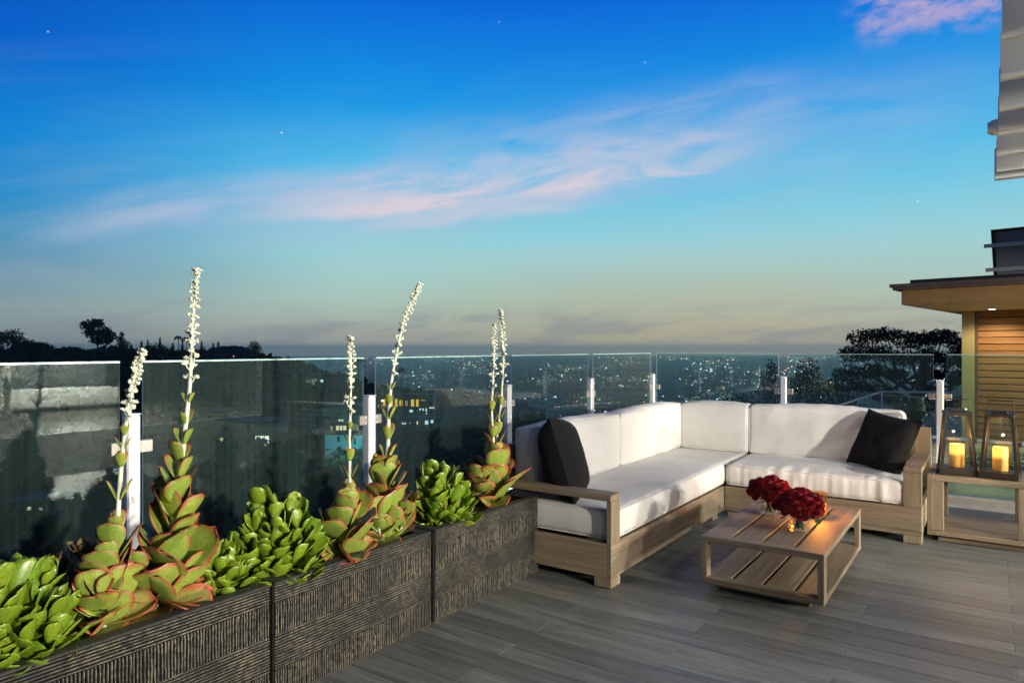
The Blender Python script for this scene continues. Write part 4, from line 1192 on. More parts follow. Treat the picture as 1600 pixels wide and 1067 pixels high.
def track_spot(x, y, z, P, target, label, ang=110, rad=.26):
    t = thing('track_spotlight', label, 'lamp', (x, y, z), 'track spotlights on the living room ceiling')
    d = (Vector(target) - Vector((x, y, z))).normalized(); c = Vector((x, y, z))
    part('can', MB().tube([c - d*.20, c - d*.02], [.06, .075], 18), m_dark, t)
    part('stem', MB().tube([c - d*.12 + Vector((0,0,.05)), Vector((x, y, 3.4)) - Vector((d.x, d.y, 0))*.12], .012, 8), m_dark, t)
    part('lens', MB().tube([c - d*.0195, c - d*.012], .068, 18), emis('spot_lens', (1,.9,.7), 15), t)
    l = lamp('spot_beam', 'SPOT', tuple(c + d*.01), P, KEY, t, spot_size=R(ang), spot_blend=.35, shadow_soft_size=rad)
    l.rotation_euler = d.to_track_quat('-Z', 'Y').to_euler()
track_spot(10.0, .2, 2.85, 8600, (-2.5, 3.7, 1.15), 'bright track spotlight aimed out at the terrace planters', 38)
track_spot(9.6, 5.4, 2.85, 3200, (-1.0, 10.5, 1.5), 'second track spotlight, added as fill, aimed out past the corner sofa', 100)  # added fill beam, widened to light the neighbouring fascia too
pendant(10.3, 7.2, 2.3, 3000, 'pendant lamp over the living room sofa')

# sofa inside, seen as a reflection in the left glass pane
t = thing('living_room_sofa', 'white upholstered sofa inside, mirrored in the far left glass pane', 'sofa', (12.0, 7.6, 0))
part('seat', cushion_mb(11.25, 12.4, 5.9, 8.7, .06, .50, .06, .02, .12), m_white, t, smooth=True)
part('back_cushion', cushion_mb(12.05, 12.4, 5.95, 7.28, .505, 1.10, .10, .04, .1), m_grey, t, smooth=True)
part('back_cushion', cushion_mb(12.05, 12.4, 7.3, 8.65, .505, 1.10, .10, .04, .1), m_grey, t, smooth=True)
part('base', MB().box(11.3, 12.35, 6.0, 8.6, .001, .0595), m_dark, t)

# person standing inside, mirrored in the glass
def skin_body(name, joints, edges, mat, parent, sub=1):
    me = bpy.data.meshes.new(name); me.from_pydata([j[0] for j in joints], edges, []); me.materials.append(mat)
    o = bpy.data.objects.new(name, me); COL.objects.link(o); o.parent = parent
    m = o.modifiers.new('skin', 'SKIN'); m.use_smooth_shade = True
    sv = me.skin_vertices[0].data
    for i, j in enumerate(joints): sv[i].radius = (j[1], j[2] if len(j) > 2 else j[1]); sv[i].use_root = (i == 0)
    if sub: s = o.modifiers.new('sub', 'SUBSURF'); s.levels = sub; s.render_levels = sub
    return o
pr = thing('person', 'person in light trousers standing indoors, legs mirrored in the far left pane', 'person', (10.35, 5.75, 0), None, R(-120))
J = [((0,0,.98),.16,.11), ((0,0,1.18),.14,.10), ((0,0,1.40),.17,.11), ((0,0,1.50),.06,.06), ((0,0,1.56),.055,.055),
     ((.10,0,.92),.10,.10), ((.11,-.02,.50),.072,.072), ((.115,.03,.10),.052,.052), ((.12,-.12,.045),.045,.04),
     ((-.10,0,.92),.10,.10), ((-.12,-.03,.50),.072,.072), ((-.13,.02,.10),.052,.052), ((-.15,-.13,.045),.045,.04),
     ((.20,0,1.42),.06,.06), ((.26,.02,1.14),.045,.045), ((.25,-.10,.92),.034,.034), ((.245,-.14,.86),.036,.02),
     ((-.20,0,1.42),.06,.06), ((-.26,.02,1.14),.045,.045), ((-.25,-.10,.92),.034,.034), ((-.245,-.14,.86),.036,.02),
     ((0,-.01,1.64),.075,.09), ((0,-.01,1.74),.06,.075)]
E = [(0,1),(1,2),(2,3),(3,4),(0,5),(5,6),(6,7),(7,8),(0,9),(9,10),(10,11),(11,12),(2,13),(13,14),(14,15),(15,16),(2,17),(17,18),(18,19),(19,20),(4,21),(21,22)]
m_cloth = simple('light_grey_trousers', (.45, .43, .40), .9, 0, .1, 12)
skin_body('body', J, E, m_cloth, pr, 2)
m_skin = simple('skin', (.5, .3, .22), .6, 0, .08, 12)
for sx in (1, -1):
    for k, (dx, ln) in enumerate(((-.022,.075),(-.008,.085),(.007,.08),(.02,.065))):
        skin_body('finger', [((sx*(.245+dx),-.150,.845),.009), ((sx*(.245+dx),-.170,.845-ln*.5),.009), ((sx*(.245+dx),-.165,.845-ln),.008)], [(0,1),(1,2)], m_skin, pr, 1)
    skin_body('thumb', [((sx*.222,-.150,.87),.011), ((sx*.205,-.175,.845),.010), ((sx*.205,-.185,.815),.009)], [(0,1),(1,2)], m_skin, pr, 1)
part('face', MB().lathe((0,-.055,1.60), [(.03,0),(.062,.03),(.070,.09),(.060,.13),(.02,.16)], 14).tube([(0,-.125,1.70),(0,-.142,1.665)], [.008,.014], 6), m_skin, pr, True, True)
part('hair', MB().lathe((0,.01,1.66), [(.088,0),(.098,.05),(.088,.10),(.05,.14),(.01,.155)], 16), m_dark, pr, True, True)

# ------------------------------------------------------------------ louvre roof over the terrace
m_louver = simple('white_louvre', (.78, .77, .72), .5, 0, .05, 4)
t = thing('louvre_roof', 'white louvred patio roof at the upper right edge', 'roof', (3.2, 2, 0))
LZ = 2.70; XE = .045
ylist = [5.74 - .49*k for k in range(16)]
for k, yy in enumerate(ylist):
    mb = MB()
    # blade: tilted board with a thick lower lip
    mb.hexa([(XE, yy-.012, LZ), (6.38, yy-.012, LZ), (6.38, yy+.022, LZ), (XE, yy+.022, LZ),
             (XE, yy+.075, LZ+.24), (6.38, yy+.075, LZ+.24), (6.38, yy+.10, LZ+.24), (XE, yy+.10, LZ+.24)])
    part('blade', mb, m_louver, t)
part('end_beam', MB().box(XE-.01, 6.38, 5.90, 5.98, LZ-.015, LZ+.20, .004), m_whitepaint, t)
part('support_beam', MB().box(.75, .87, -3.0, 5.88, LZ+.245, LZ+.40, .004), m_whitepaint, t)
part('support_beam', MB().box(5.2, 5.32, -3.0, 5.88, LZ+.245, LZ+.40, .004), m_whitepaint, t)
part('cover_sheet', MB().box(XE+.01, 6.4, -3.0, 5.95, LZ+.405, LZ+.43), m_whitepaint, t)
for k, (lx, ly) in enumerate(((1.7, 1.2), (1.7, 3.2), (1.7, 5.0))):  # added fill lamps, out of view, to lighten the terrace and the louvres
    t = thing('fill_downlight', 'small round fill downlight added under the louvre roof, ' + ('outer row, nearest the camera', 'outer row, middle one', 'outer row, nearest the lanterns', 'inner row, nearer the camera', 'inner row, nearer the lanterns')[k], 'lamp', (lx, ly, LZ), 'added fill downlights under the louvre roof')
    part('housing', MB().tube([(lx, ly, LZ+.09), (lx, ly, LZ+.01)], .06, 18), m_whitepaint, t)
    part('lens', MB().tube([(lx, ly, LZ+.0095), (lx, ly, LZ+.002)], .05, 18), m_lens, t)
    part('hanger', MB().tube([(lx, ly, LZ+.405), (lx, ly, LZ+.0905)], .01, 8), m_whitepaint, t)
    lamp('fill_downlight_beam', 'POINT', (lx, ly, LZ-.09), 60, (1, .92, .78), t, shadow_soft_size=.05)
t = thing('round_fixture', 'small round white fixture on the louvre roof edge', 'fixture', (XE, 4.77, LZ))
part('cover', MB().tube([(XE-.001, 4.77, LZ+.05), (XE-.02, 4.77, LZ+.05), (XE-.05, 4.77, LZ+.05)], [.045, .045, .03], 20), m_whitepaint, t, smooth=False)
part('mount', MB().box(XE-.0008, XE+.05, 4.72, 4.82, LZ+.02, LZ+.08), m_whitepaint, t)

# ------------------------------------------------------------------ neighbouring building at the right
EC = (7.12, 12.5)    # eave corner in view-aligned coordinates (right, forward)
e1 = (.724, -.69); e2 = (.69, .724)
def nb(a, b, z):
    r = EC[0] + a*e1[0] + b*e2[0]; f = EC[1] + a*e1[1] + b*e2[1]
    return Vector((r*CA - f*SA, r*SA + f*CA, z))
def nbox(mb, a0, a1, b0, b1, z0, z1):
    return mb.hexa([nb(a0,b0,z0), nb(a1,b0,z0), nb(a1,b1,z0), nb(a0,b1,z0), nb(a0,b0,z1), nb(a1,b0,z1), nb(a1,b1,z1), nb(a0,b1,z1)])
m_cedar, t_, b_ = newmat('cedar_siding')
g_ = noisen(t_, vec(t_, (.8, .8, 30), True), 1.0, 5, .6, .8)
t_.links.new(RAMP(t_, g_, [(.3, (.22,.10,.03)), (.55, (.36,.175,.055)), (.75, (.44,.23,.085))]), b_.inputs['Base Color']); b_.inputs['Roughness'].default_value = .6
m_fascia = simple('ochre_fascia', (.38, .21, .07), .6, 0, .12, 5)
m_gutter = simple('brown_gutter', (.16, .11, .085), .5, .2, .15, 5)
m_soffit = simple('cream_soffit', (.62, .56, .36), .8, 0, .05, 3)
m_olive = simple('khaki_post_paint', (.44, .38, .18), .7, 0, .08, 4)
m_patio = simple('sandy_patio', (.50, .42, .26), .8, 0, .15, 2)
ZS = 2.29
B = thing('neighbour_house', 'house with cedar siding and deep lit eave at the right edge', 'house', tuple(nb(2, 5, -.7)))
part('patio', nbox(MB(), -1.2, 9, -3.4, 9, -1.0, -.7), m_patio, B)
part('soffit', nbox(MB(), 0.02, 8, 0.02, 8, ZS, ZS+.04), m_soffit, B)
part('fascia', nbox(MB(), 0.0, 8, -.02, .02, ZS-.01, ZS+.25), m_fascia, B)
part('fascia', nbox(MB(), -.02, .0195, .0205, 8, ZS-.01, ZS+.25), m_fascia, B)
gut = MB(); nbox(gut, -.13, 8, -.13, 8, ZS+.252, ZS+.30); nbox(gut, -.17, 8, -.17, 8, ZS+.301, ZS+.36)
part('gutter', gut, m_gutter, B)
part('roof', nbox(MB(), .1, 8, .1, 8, ZS+.361, ZS+.44), m_dark, B)
WA, WB = .52, 3.67
bd = .142; z = -.70; k = 0
part('wall_core', nbox(MB(), WA+.03, 8, WB+.04, 8, -.7, ZS-.001), m_dark, B)
while z < ZS - .01:
    z1 = min(z + bd, ZS - .004)
    m8 = MB().hexa([nb(WA+.02, WB+.012, z+.014), nb(8, WB+.012, z+.014), nb(8, WB+.04, z+.014), nb(WA+.02, WB+.04, z+.014),
                    nb(WA+.02, WB+.024, z1-.004), nb(8, WB+.024, z1-.004), nb(8, WB+.04, z1-.004), nb(WA+.02, WB+.04, z1-.004)])
    part('siding_board', m8, m_cedar, B); z += bd
part('corner_board', nbox(MB(), WA-.02, WA+.018, WB-.01, WB+.10, -.7, ZS-.002), m_gutter, B)
part('porch_post', nbox(MB(), WA-.26, WA-.03, WB-.05, WB+.18, -.7, ZS-.002), m_olive, B)
part('step', nbox(MB(), .3, 9, WB-1.0, WB-.02, -.699, -.55), m_patio, B)
m_spot = emis('soffit_spot', (1, .9, .68), 9)
for a, b in ((2.3, 1.0), (1.9, 2.6), (4.4, 1.0), (.9, 3.0)):
    p = nb(a, b, ZS)
    ring = part('downlight', MB().lathe((p.x, p.y, ZS-.006), [(.085,.0),(.09,.006)], 20), m_whitepaint, B)
    part('lamp_lens', MB().lathe((p.x, p.y, ZS-.009), [(.06,.0),(.06,.0025)], 20), m_spot, ring)
    lamp('soffit_light', 'SPOT', (p.x, p.y, ZS-.03), 80, (1, .80, .48), B, spot_size=R(150), spot_blend=.5, shadow_soft_size=.05)
# cable railing of the neighbour's patio
t = thing('cable_railing', 'steel cable railing with pale top rail behind the lanterns', 'railing', tuple(nb(1, -3.3, -.7)))
part('top_rail', MB().bar(nb(-1.2, -3.3, .29), nb(9, -3.3, .29), .06, .035), m_whitepaint, t)
for k in range(7): part('cable', MB().tube([nb(-1.2, -3.3, -.56+.115*k), nb(9, -3.3, -.56+.115*k)], .004, 5), m_steel, t)
for k in range(5): part('post', MB().bar(nb(-1.15+2.3*k, -3.3, -.7), nb(-1.15+2.3*k, -3.3, .272), .05, .05), m_whitepaint, t)
# solar panel
t = thing('solar_panel', 'tilted solar panel on the neighbouring roof', 'solar panel', tuple(nb(2.0, 1.2, ZS+.44)))
m_pvback = simple('grey_panel_back', (.22, .23, .235), .5, 0, .05, 3)
def sp_pt(a, s, off=0.0):  # s along the slope, off = towards the viewer
    return nb(a, .95 - s*.34 - off*.9, ZS+.50 + s*.94 - off*.1)
fr = MB(); pa0, pa1, sl_ = 1.27, 3.4, .80
part('panel_back', MB().hexa([sp_pt(pa0,0,.02), sp_pt(pa1,0,.02), sp_pt(pa1,0,0), sp_pt(pa0,0,0), sp_pt(pa0,sl_,.02), sp_pt(pa1,sl_,.02), sp_pt(pa1,sl_,0), sp_pt(pa0,sl_,0)]), m_pvback, t)
for a0, a1, s0, s1 in ((pa0-.03, pa1, sl_-.01, sl_+.04), (pa0-.03, pa0+.02, -.03, sl_-.011), (pa0-.03, pa1, -.05, -.031)):
    part('panel_frame', MB().hexa([sp_pt(a0,s0,.05), sp_pt(a1,s0,.05), sp_pt(a1,s0,-.01), sp_pt(a0,s0,-.01), sp_pt(a0,s1,.05), sp_pt(a1,s1,.05), sp_pt(a1,s1,-.01), sp_pt(a0,s1,-.01)]), m_dark, t)
for s0 in (.08, .52):
    part('rail', MB().hexa([sp_pt(pa0-.14,s0,.09), sp_pt(pa1,s0,.09), sp_pt(pa1,s0,.051), sp_pt(pa0-.14,s0,.051), sp_pt(pa0-.14,s0+.07,.09), sp_pt(pa1,s0+.07,.09), sp_pt(pa1,s0+.07,.051), sp_pt(pa0-.14,s0+.07,.051)]), m_steel, t)
part('junction_box', MB().hexa([sp_pt(2.0,.46,.15), sp_pt(2.2,.46,.15), sp_pt(2.2,.46,.091), sp_pt(2.0,.46,.091), sp_pt(2.0,.63,.15), sp_pt(2.2,.63,.15), sp_pt(2.2,.63,.091), sp_pt(2.0,.63,.091)]), m_steel, t)
part('strut', MB().bar(sp_pt(2.08,.50,.10), nb(2.08, .72, ZS+.44), .03, .03), m_steel, t)
part('strut', MB().bar(sp_pt(2.5,.50,.06), nb(2.02, .80, ZS+.44), .05, .03), m_dark, t)
part('cable', MB().tube([sp_pt(2.2,.5,.12), sp_pt(2.35,.36,.14), sp_pt(2.6,.44,.12), sp_pt(2.75,.56,.1)], .01, 6), m_dark, t)
# sloping handrail beyond the glass
t = thing('handrail', 'metal handrail of a stair beyond the glass, left of the pine', 'railing', tuple(at(1385, 19, -1.0)))
hp = [at(1290, 19.5, py=640), at(1378, 19, py=612), at(1500, 18, py=613)]
for a, b_ in zip(hp, hp[1:]): part('rail', MB().bar(a, b_, .05, .05), m_steel, t)
for px, py in ((1315, 632), (1340, 624), (1360, 618), (1378, 612), (1420, 612), (1462, 612)):
    p = at(px, 19, py=py); part('post', MB().bar(p - Vector((0,0,1.25)), p, .04, .04), m_steel, t)

# ------------------------------------------------------------------ trees
def foliage_mat(name, c):
    m, t, b = newmat(name); n = noisen(t, vec(t), 1.3, 3)
    t.links.new(RAMP(t, n, [(.3, tuple(x*.6 for x in c)), (.7, tuple(x*1.3 for x in c))]), b.inputs['Base Color'])
    b.inputs['Roughness'].default_value = .8; b.inputs['Specular IOR Level'].default_value = .2
    return m
m_fol = foliage_mat('dark_foliage', (.035, .045, .022)); m_pine = foliage_mat('pine_needles', (.040, .050, .025)); m_bark = simple('dark_bark', (.05, .042, .034), .9, 0, .3, 4)
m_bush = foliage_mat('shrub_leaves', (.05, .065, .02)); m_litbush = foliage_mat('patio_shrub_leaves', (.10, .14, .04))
def leaf_cloud(mb, c, rad, n, ls, rng, fill=.5):
    c = Vector(c)
    for i in range(n):
        d = Vector((rng.gauss(0,1), rng.gauss(0,1), rng.gauss(0,1))).normalized()
        r = rng.random() ** fill
        lump = 1 + .35*noise.noise(d*2.3 + c*.37)
        p = c + Vector((d.x*rad[0], d.y*rad[1], d.z*rad[2])) * r * lump
        a = Vector((rng.gauss(0,1), rng.gauss(0,1), rng.gauss(0,1))).normalized() * ls * rng.uniform(.6, 1.3)
        b_ = a.cross(Vector((rng.gauss(0,1), rng.gauss(0,1), rng.gauss(0,1)))).normalized() * ls * rng.uniform(.35, .7)
        mb.add([p - a, p + b_, p + a, p - b_], [(0,1,2,3)])
def tree(name, label, px, D, ytop, wpx, base_z, blobs, n, ls, rng, mat=None, group=None, trunk_r=None, cat='tree'):
    """blobs: (dx,dz,rx,rz) in fractions of width / crown height"""
    base = at(px, D, base_z); top = H - (ytop - HY)/F*D; w = wpx/F*D; hh = top - base_z
    t = thing(name, label, cat, tuple(base), group)
    tr = trunk_r or max(.04, hh*.022)
    tk = MB(); tk.tube([base - Vector((0,0,.5)), base + Vector((.02*hh, 0, hh*.4)), base + Vector((0, .01*hh, hh*.78))], [tr, tr*.75, tr*.35], 7)
    cr = MB(); tot = sum(b_[2]*b_[3] for b_ in blobs)
    for dx, zf, rx, rz in blobs:
        c = base + Vector((dx*w*CA, dx*w*SA, hh*zf))
        tk.tube([base + Vector((0, 0, hh*max(.2, zf*.62))), base.lerp(c, .6) + Vector((0,0,hh*.12)), c], [tr*.5, tr*.32, tr*.12], 5)
        leaf_cloud(cr, c, (rx*w, rx*w, rz*hh), int(n*rx*rz/tot), ls, rng)
    part('trunk', tk, m_bark, t); part('crown', cr, mat or m_fol, t)
    return t
trng = random.Random(21)
G = 'trees on the left skyline'
def ridge_z(px, D): return terrain(px, D)
tree('broad_tree', 'broad dark tree at the left end of the skyline', 12, 255, 516, 60, ridge_z(12, 255), [(-.3,.7,.3,.28),(.1,.75,.3,.3),(.35,.55,.25,.25)], 1500, .5, trng, group=G)
tree('broad_tree', 'lower rounded dark tree second from left on the skyline', 55, 255, 531, 46, ridge_z(55, 255), [(-.2,.7,.32,.3),(.25,.6,.3,.3)], 1000, .5, trng, group=G)
tree('broad_tree', 'small flat topped tree on the left skyline', 103, 255, 547, 38, ridge_z(103, 255), [(-.2,.75,.32,.28),(.25,.72,.32,.28)], 700, .4, trng, group=G)
tree('eucalyptus_tree', 'tallest skyline tree at left with two leafy lobes', 152, 255, 499, 54, ridge_z(152, 255), [(-.28,.84,.2,.14),(-.02,.90,.22,.12),(-.15,.66,.24,.12),(.22,.70,.2,.13),(.38,.58,.16,.12),(.1,.5,.3,.14)], 3000, .48, trng, group=G)
tree('conifer_tree', 'ragged conifer right of the tallest skyline tree', 190, 255, 518, 26, ridge_z(190, 255), [(0,.9,.14,.12),(-.05,.72,.28,.14),(.1,.55,.4,.16),(0,.36,.45,.18)], 800, .4, trng, group=G)
tree('broad_tree', 'smooth domed dark tree in the middle of the left skyline', 244, 255, 535, 46, ridge_z(244, 255), [(0,.55,.42,.42),(-.25,.45,.3,.36),(.25,.45,.3,.36)], 1600, .4, trng, group=G)
tree('broad_tree', 'round pale edged tree right of the ridge house', 398, 250, 531, 26, ridge_z(398, 250), [(0,.64,.46,.34)], 700, .32, trng, group=G)
for i, (px, yt, desc) in enumerate(((118, 543, 'leftmost of the small cypress group under the tallest tree'), (125, 541, 'middle cypress of the small group under the tallest tree'), (131, 544, 'right cypress of the small group under the tallest tree'),
        (205, 536, 'cypress just right of the ragged conifer'), (221, 531, 'cypress at the left flank of the domed tree'), (231, 531, 'cypress in front of the domed tree'), (250, 526, 'thin cypress rising above the domed tree'),
        (270, 534, 'cypress at the right flank of the domed tree'), (285, 530, 'cypress between the two skyline palms'), (315, 532, 'cypress left of the ridge house'), (333, 535, 'left of two cypresses over the ridge house roof'), (341, 532, 'right of two cypresses over the ridge house roof'))):
    tree('cypress_tree', 'slim ' + desc, px, 256, yt, 6.5, ridge_z(px, 256), [(0,.85,.22,.15),(0,.6,.42,.25),(0,.35,.5,.28)], 420, .3, trng, group='cypresses on the left skyline')
def palm(label, px, D, ytop, base_z, s, group):
    base = at(px, D, base_z); top = at(px, D, py=ytop)
    t = thing('palm_tree', label, 'palm', tuple(base), group)
    part('trunk', MB().tube([base - Vector((0,0,.4)), base.lerp(top, .5) + Vector((s*.1,0,0)), top], [s*.12, s*.09, s*.08], 6), m_bark, t)
    cr = MB(); rg = random.Random(int(px))
    for i in range(26):
        a = rg.uniform(0, 6.28); elv = rg.uniform(-.9, .9); d = Vector((math.cos(a), math.sin(a), 0))
        pts = [top, top + d*s*.5*math.cos(elv*.6) + Vector((0,0,s*.45*elv)), top + d*s*rg.uniform(.8,1.1) + Vector((0,0,s*(.5*elv - .45)))]
        for p0, p1 in zip(pts, pts[1:]):
            sd = Vector((-d.y, d.x, 0))*s*.09
            cr.add([p0+sd, p1+sd*.4-Vector((0,0,.1*s)), p1-sd*.4-Vector((0,0,.1*s)), p0-sd], [(0,1,2,3)])
            cr.add([p0+Vector((0,0,s*.05)), p1, p1-Vector((0,0,s*.14)), p0-Vector((0,0,s*.06))], [(0,1,2,3)])
    part('crown', cr, m_fol, t)
palm('left of the two skyline palms', 279, 256, 527, ridge_z(279, 256), 1.7, 'palms in the distance')
palm('right of the two skyline palms', 291, 256, 529, ridge_z(291, 256), 1.5, 'palms in the distance')
palm('lone palm seen through the glass left of the second post', 560, 190, 562, ridge_z(560, 190), 1.9, 'palms in the distance')
palm('palm behind the curving flower stalk', 627, 230, 577, ridge_z(627, 230), 1.8, 'palms in the distance')
# right side: shrubs and the pine beyond the glass
S = 'shrubs on the slope beyond the glass'
tree('slope_shrub', 'tall narrow dark shrub above the right sofa back, left of the second right post', 1205, 30, 560, 52, -7.5, [(0,.93,.22,.07),(-.15,.84,.34,.09),(.15,.74,.45,.10),(-.3,.7,.4,.09),(0,.6,.5,.12)], 2400, .07, trng, m_fol, S, .09, 'shrub')
tree('slope_shrub', 'bushy dark shrub just right of the post above the sofa', 1262, 28, 557, 70, -7, [(0,.92,.25,.08),(-.25,.84,.3,.09),(.25,.82,.32,.10),(.05,.72,.45,.11),(0,.6,.5,.12)], 2800, .07, trng, m_fol, S, .09, 'shrub')
tree('slope_shrub', 'shrub merging into the left side of the pine', 1310, 27, 574, 60, -7, [(0,.9,.3,.08),(.2,.8,.4,.1),(-.2,.75,.4,.12),(0,.6,.5,.14)], 2400, .07, trng, m_fol, S, .09, 'shrub')
tree('slope_shrub', 'low dark shrub above the sofa back among the city lights', 1155, 30, 610, 70, -7.5, [(0,.92,.4,.07),(-.3,.86,.28,.07),(.3,.88,.3,.08),(0,.75,.5,.12)], 2000, .07, trng, m_fol, S, .09, 'shrub')
def pine():
    D = 34; rg = random.Random(4)
    base = at(1425, D, -8.0); t = thing('pine_tree', 'spreading dark pine beyond the glass beside the neighbour house', 'pine', tuple(base))
    tk = MB(); cr = MB()
    fork = at(1430, D, py=645)
    tk.tube([base, base.lerp(fork, .6) + Vector((.2,0,0)), fork, at(1440, D, py=590), at(1445, D, py=545)], [.30, .26, .24, .16, .07], 8)
    blobs = []
    for px, py, rx, rz in ((1352, 528, 26, 14), (1385, 522, 26, 11), (1420, 532, 26, 14), (1450, 530, 24, 13), (1475, 525, 22, 11), (1500, 540, 22, 15), (1340, 552, 28, 14), (1375, 552, 26, 14),
                           (1412, 560, 26, 14), (1448, 556, 26, 13), (1486, 562, 26, 14), (1330, 585, 26, 14), (1365, 580, 22, 12), (1345, 606, 28, 12), (1400, 585, 18, 9), (1500, 590, 22, 13), (1520, 560, 24, 20), (1455, 585, 16, 8), (1480, 628, 26, 9), (1385, 620, 24, 9), (1540, 600, 24, 20)):
        c = at(px, D + rg.uniform(-2.2, 2.2), py=py); k = D/F
        leaf_cloud(cr, c, (rx*k, rx*k*1.1, rz*k), 720, .075, rg, .42)
        mid = fork.lerp(c, .55) + Vector((rg.uniform(-.3,.3), rg.uniform(-.3,.3), -.15))
        tk.tube([fork.lerp(at(1445, D, py=560), rg.random()*.8), mid, c], [.10, .06, .02], 5)
        for q in range(3):
            e = c + Vector((rg.uniform(-1,1)*rx*k, rg.uniform(-1,1)*rx*k, rg.uniform(-.8,.8)*rz*k)); tk.tube([mid, e], [.035, .01], 4)
    part('trunk', tk, m_bark, t); part('crown', cr, m_pine, t)
pine()
t = thing('patio_planter', 'green shrub in a low planter on the neighbour patio behind the right lantern', 'plant', tuple(nb(3, -2.6, -.7)))
part('box', nbox(MB(), 1.4, 5.5, -3.0, -2.5, -.7, -.25), m_soffit, t)
cr = MB(); rg = random.Random(9)
for k in range(16): leaf_cloud(cr, nb(1.5+.25*k, -2.75, -.10), (.2, .2, .18), 150, .035, rg, .5)
part('foliage', cr, m_litbush, t)
t = thing('patio_shrub', 'small leafy shrub on the slope behind the black right pillow', 'shrub', tuple(at(1425, 17, -1.2)))
cr = MB()
for px, py in ((1412, 636), (1428, 630), (1440, 637), (1424, 645)): leaf_cloud(cr, at(px, 17, py=py), (.28, .28, .2), 200, .04, rg, .5)
part('foliage', cr, m_litbush, t); part('stem', MB().tube([at(1425, 17, -1.4), at(1425, 17, py=640)], .03, 6), m_bark, t)
# neighbour's patio chair, glimpsed under the side table
t = thing('patio_lounger', 'dark wheeled lounger on the neighbour patio, seen under the side table', 'lounger', tuple(at(1570, 11.2, -.7)))
a0 = at(1552, 11.3, -.7); a1 = at(1640, 10.3, -.7)
ax = (a1 - a0).normalized(); sdv = Vector((-ax.y, ax.x, 0))
def lp(s, w, z): return a0 + ax*s + sdv*w + Vector((0,0,z))
part('deck', MB().hexa([lp(.1,0,.16), lp(1.6,0,.16), lp(1.6,.6,.16), lp(.1,.6,.16), lp(.1,0,.24), lp(1.6,0,.24), lp(1.6,.6,.24), lp(.1,.6,.24)]), m_dark, t)
for w in (.05, .55):
    part('wheel', MB().tube([lp(.1,w-.02,.065), lp(.1,w+.02,.065)], .06, 14), m_steel, t); part('leg', MB().bar(lp(1.5,w,.0), lp(1.5,w,.16), .04, .04), m_steel, t); part('wheel_strut', MB().bar(lp(.1,w,.06), lp(.2,w,.18), .03, .03), m_steel, t)

# scrub and woods covering the dark hillside
mb = MB(); rg = random.Random(77)
for i in range(5200):
    px = rg.uniform(-200, 900); dr = lerp_tab(RD, px); D = 40 + (dr + 40 - 40) * rg.random() ** .7
    if D < 60: continue
    p = at(px, D, terrain(px, D)); s = rg.uniform(.7, 2.4) * (1.5 if rg.random() < .12 else 1)
    for k in range(9):
        c = p + Vector((rg.gauss(0, s*.6), rg.gauss(0, s*.6), rg.uniform(-.1, 1.1)*s))
        a = Vector((rg.gauss(0,1), rg.gauss(0,1), rg.gauss(0,1))).normalized()*s*.7; b_ = a.cross(Vector((rg.gauss(0,1), rg.gauss(0,1), rg.gauss(0,1)))).normalized()*s*.5
        mb.add([c-a, c+b_, c+a, c-b_], [(0,1,2,3)])
for i in range(1500):
    px = rg.uniform(980, 1700); D = rg.uniform(16, 120); z = terrain(px, D)
    if px > 1380 and D < 26: continue
    p = at(px, D, z); s = rg.uniform(.3, 1.0)
    for k in range(9):
        c = p + Vector((rg.gauss(0, s*.6), rg.gauss(0, s*.6), rg.uniform(-.1, .8)*s))
        a = Vector((rg.gauss(0,1), rg.gauss(0,1), rg.gauss(0,1))).normalized()*s*.5; b_ = a.cross(Vector((rg.gauss(0,1), rg.gauss(0,1), rg.gauss(0,1)))).normalized()*s*.4
        mb.add([c-a, c+b_, c+a, c-b_], [(0,1,2,3)])
struct(part('hillside_scrub', mb, m_fol), 'stuff')

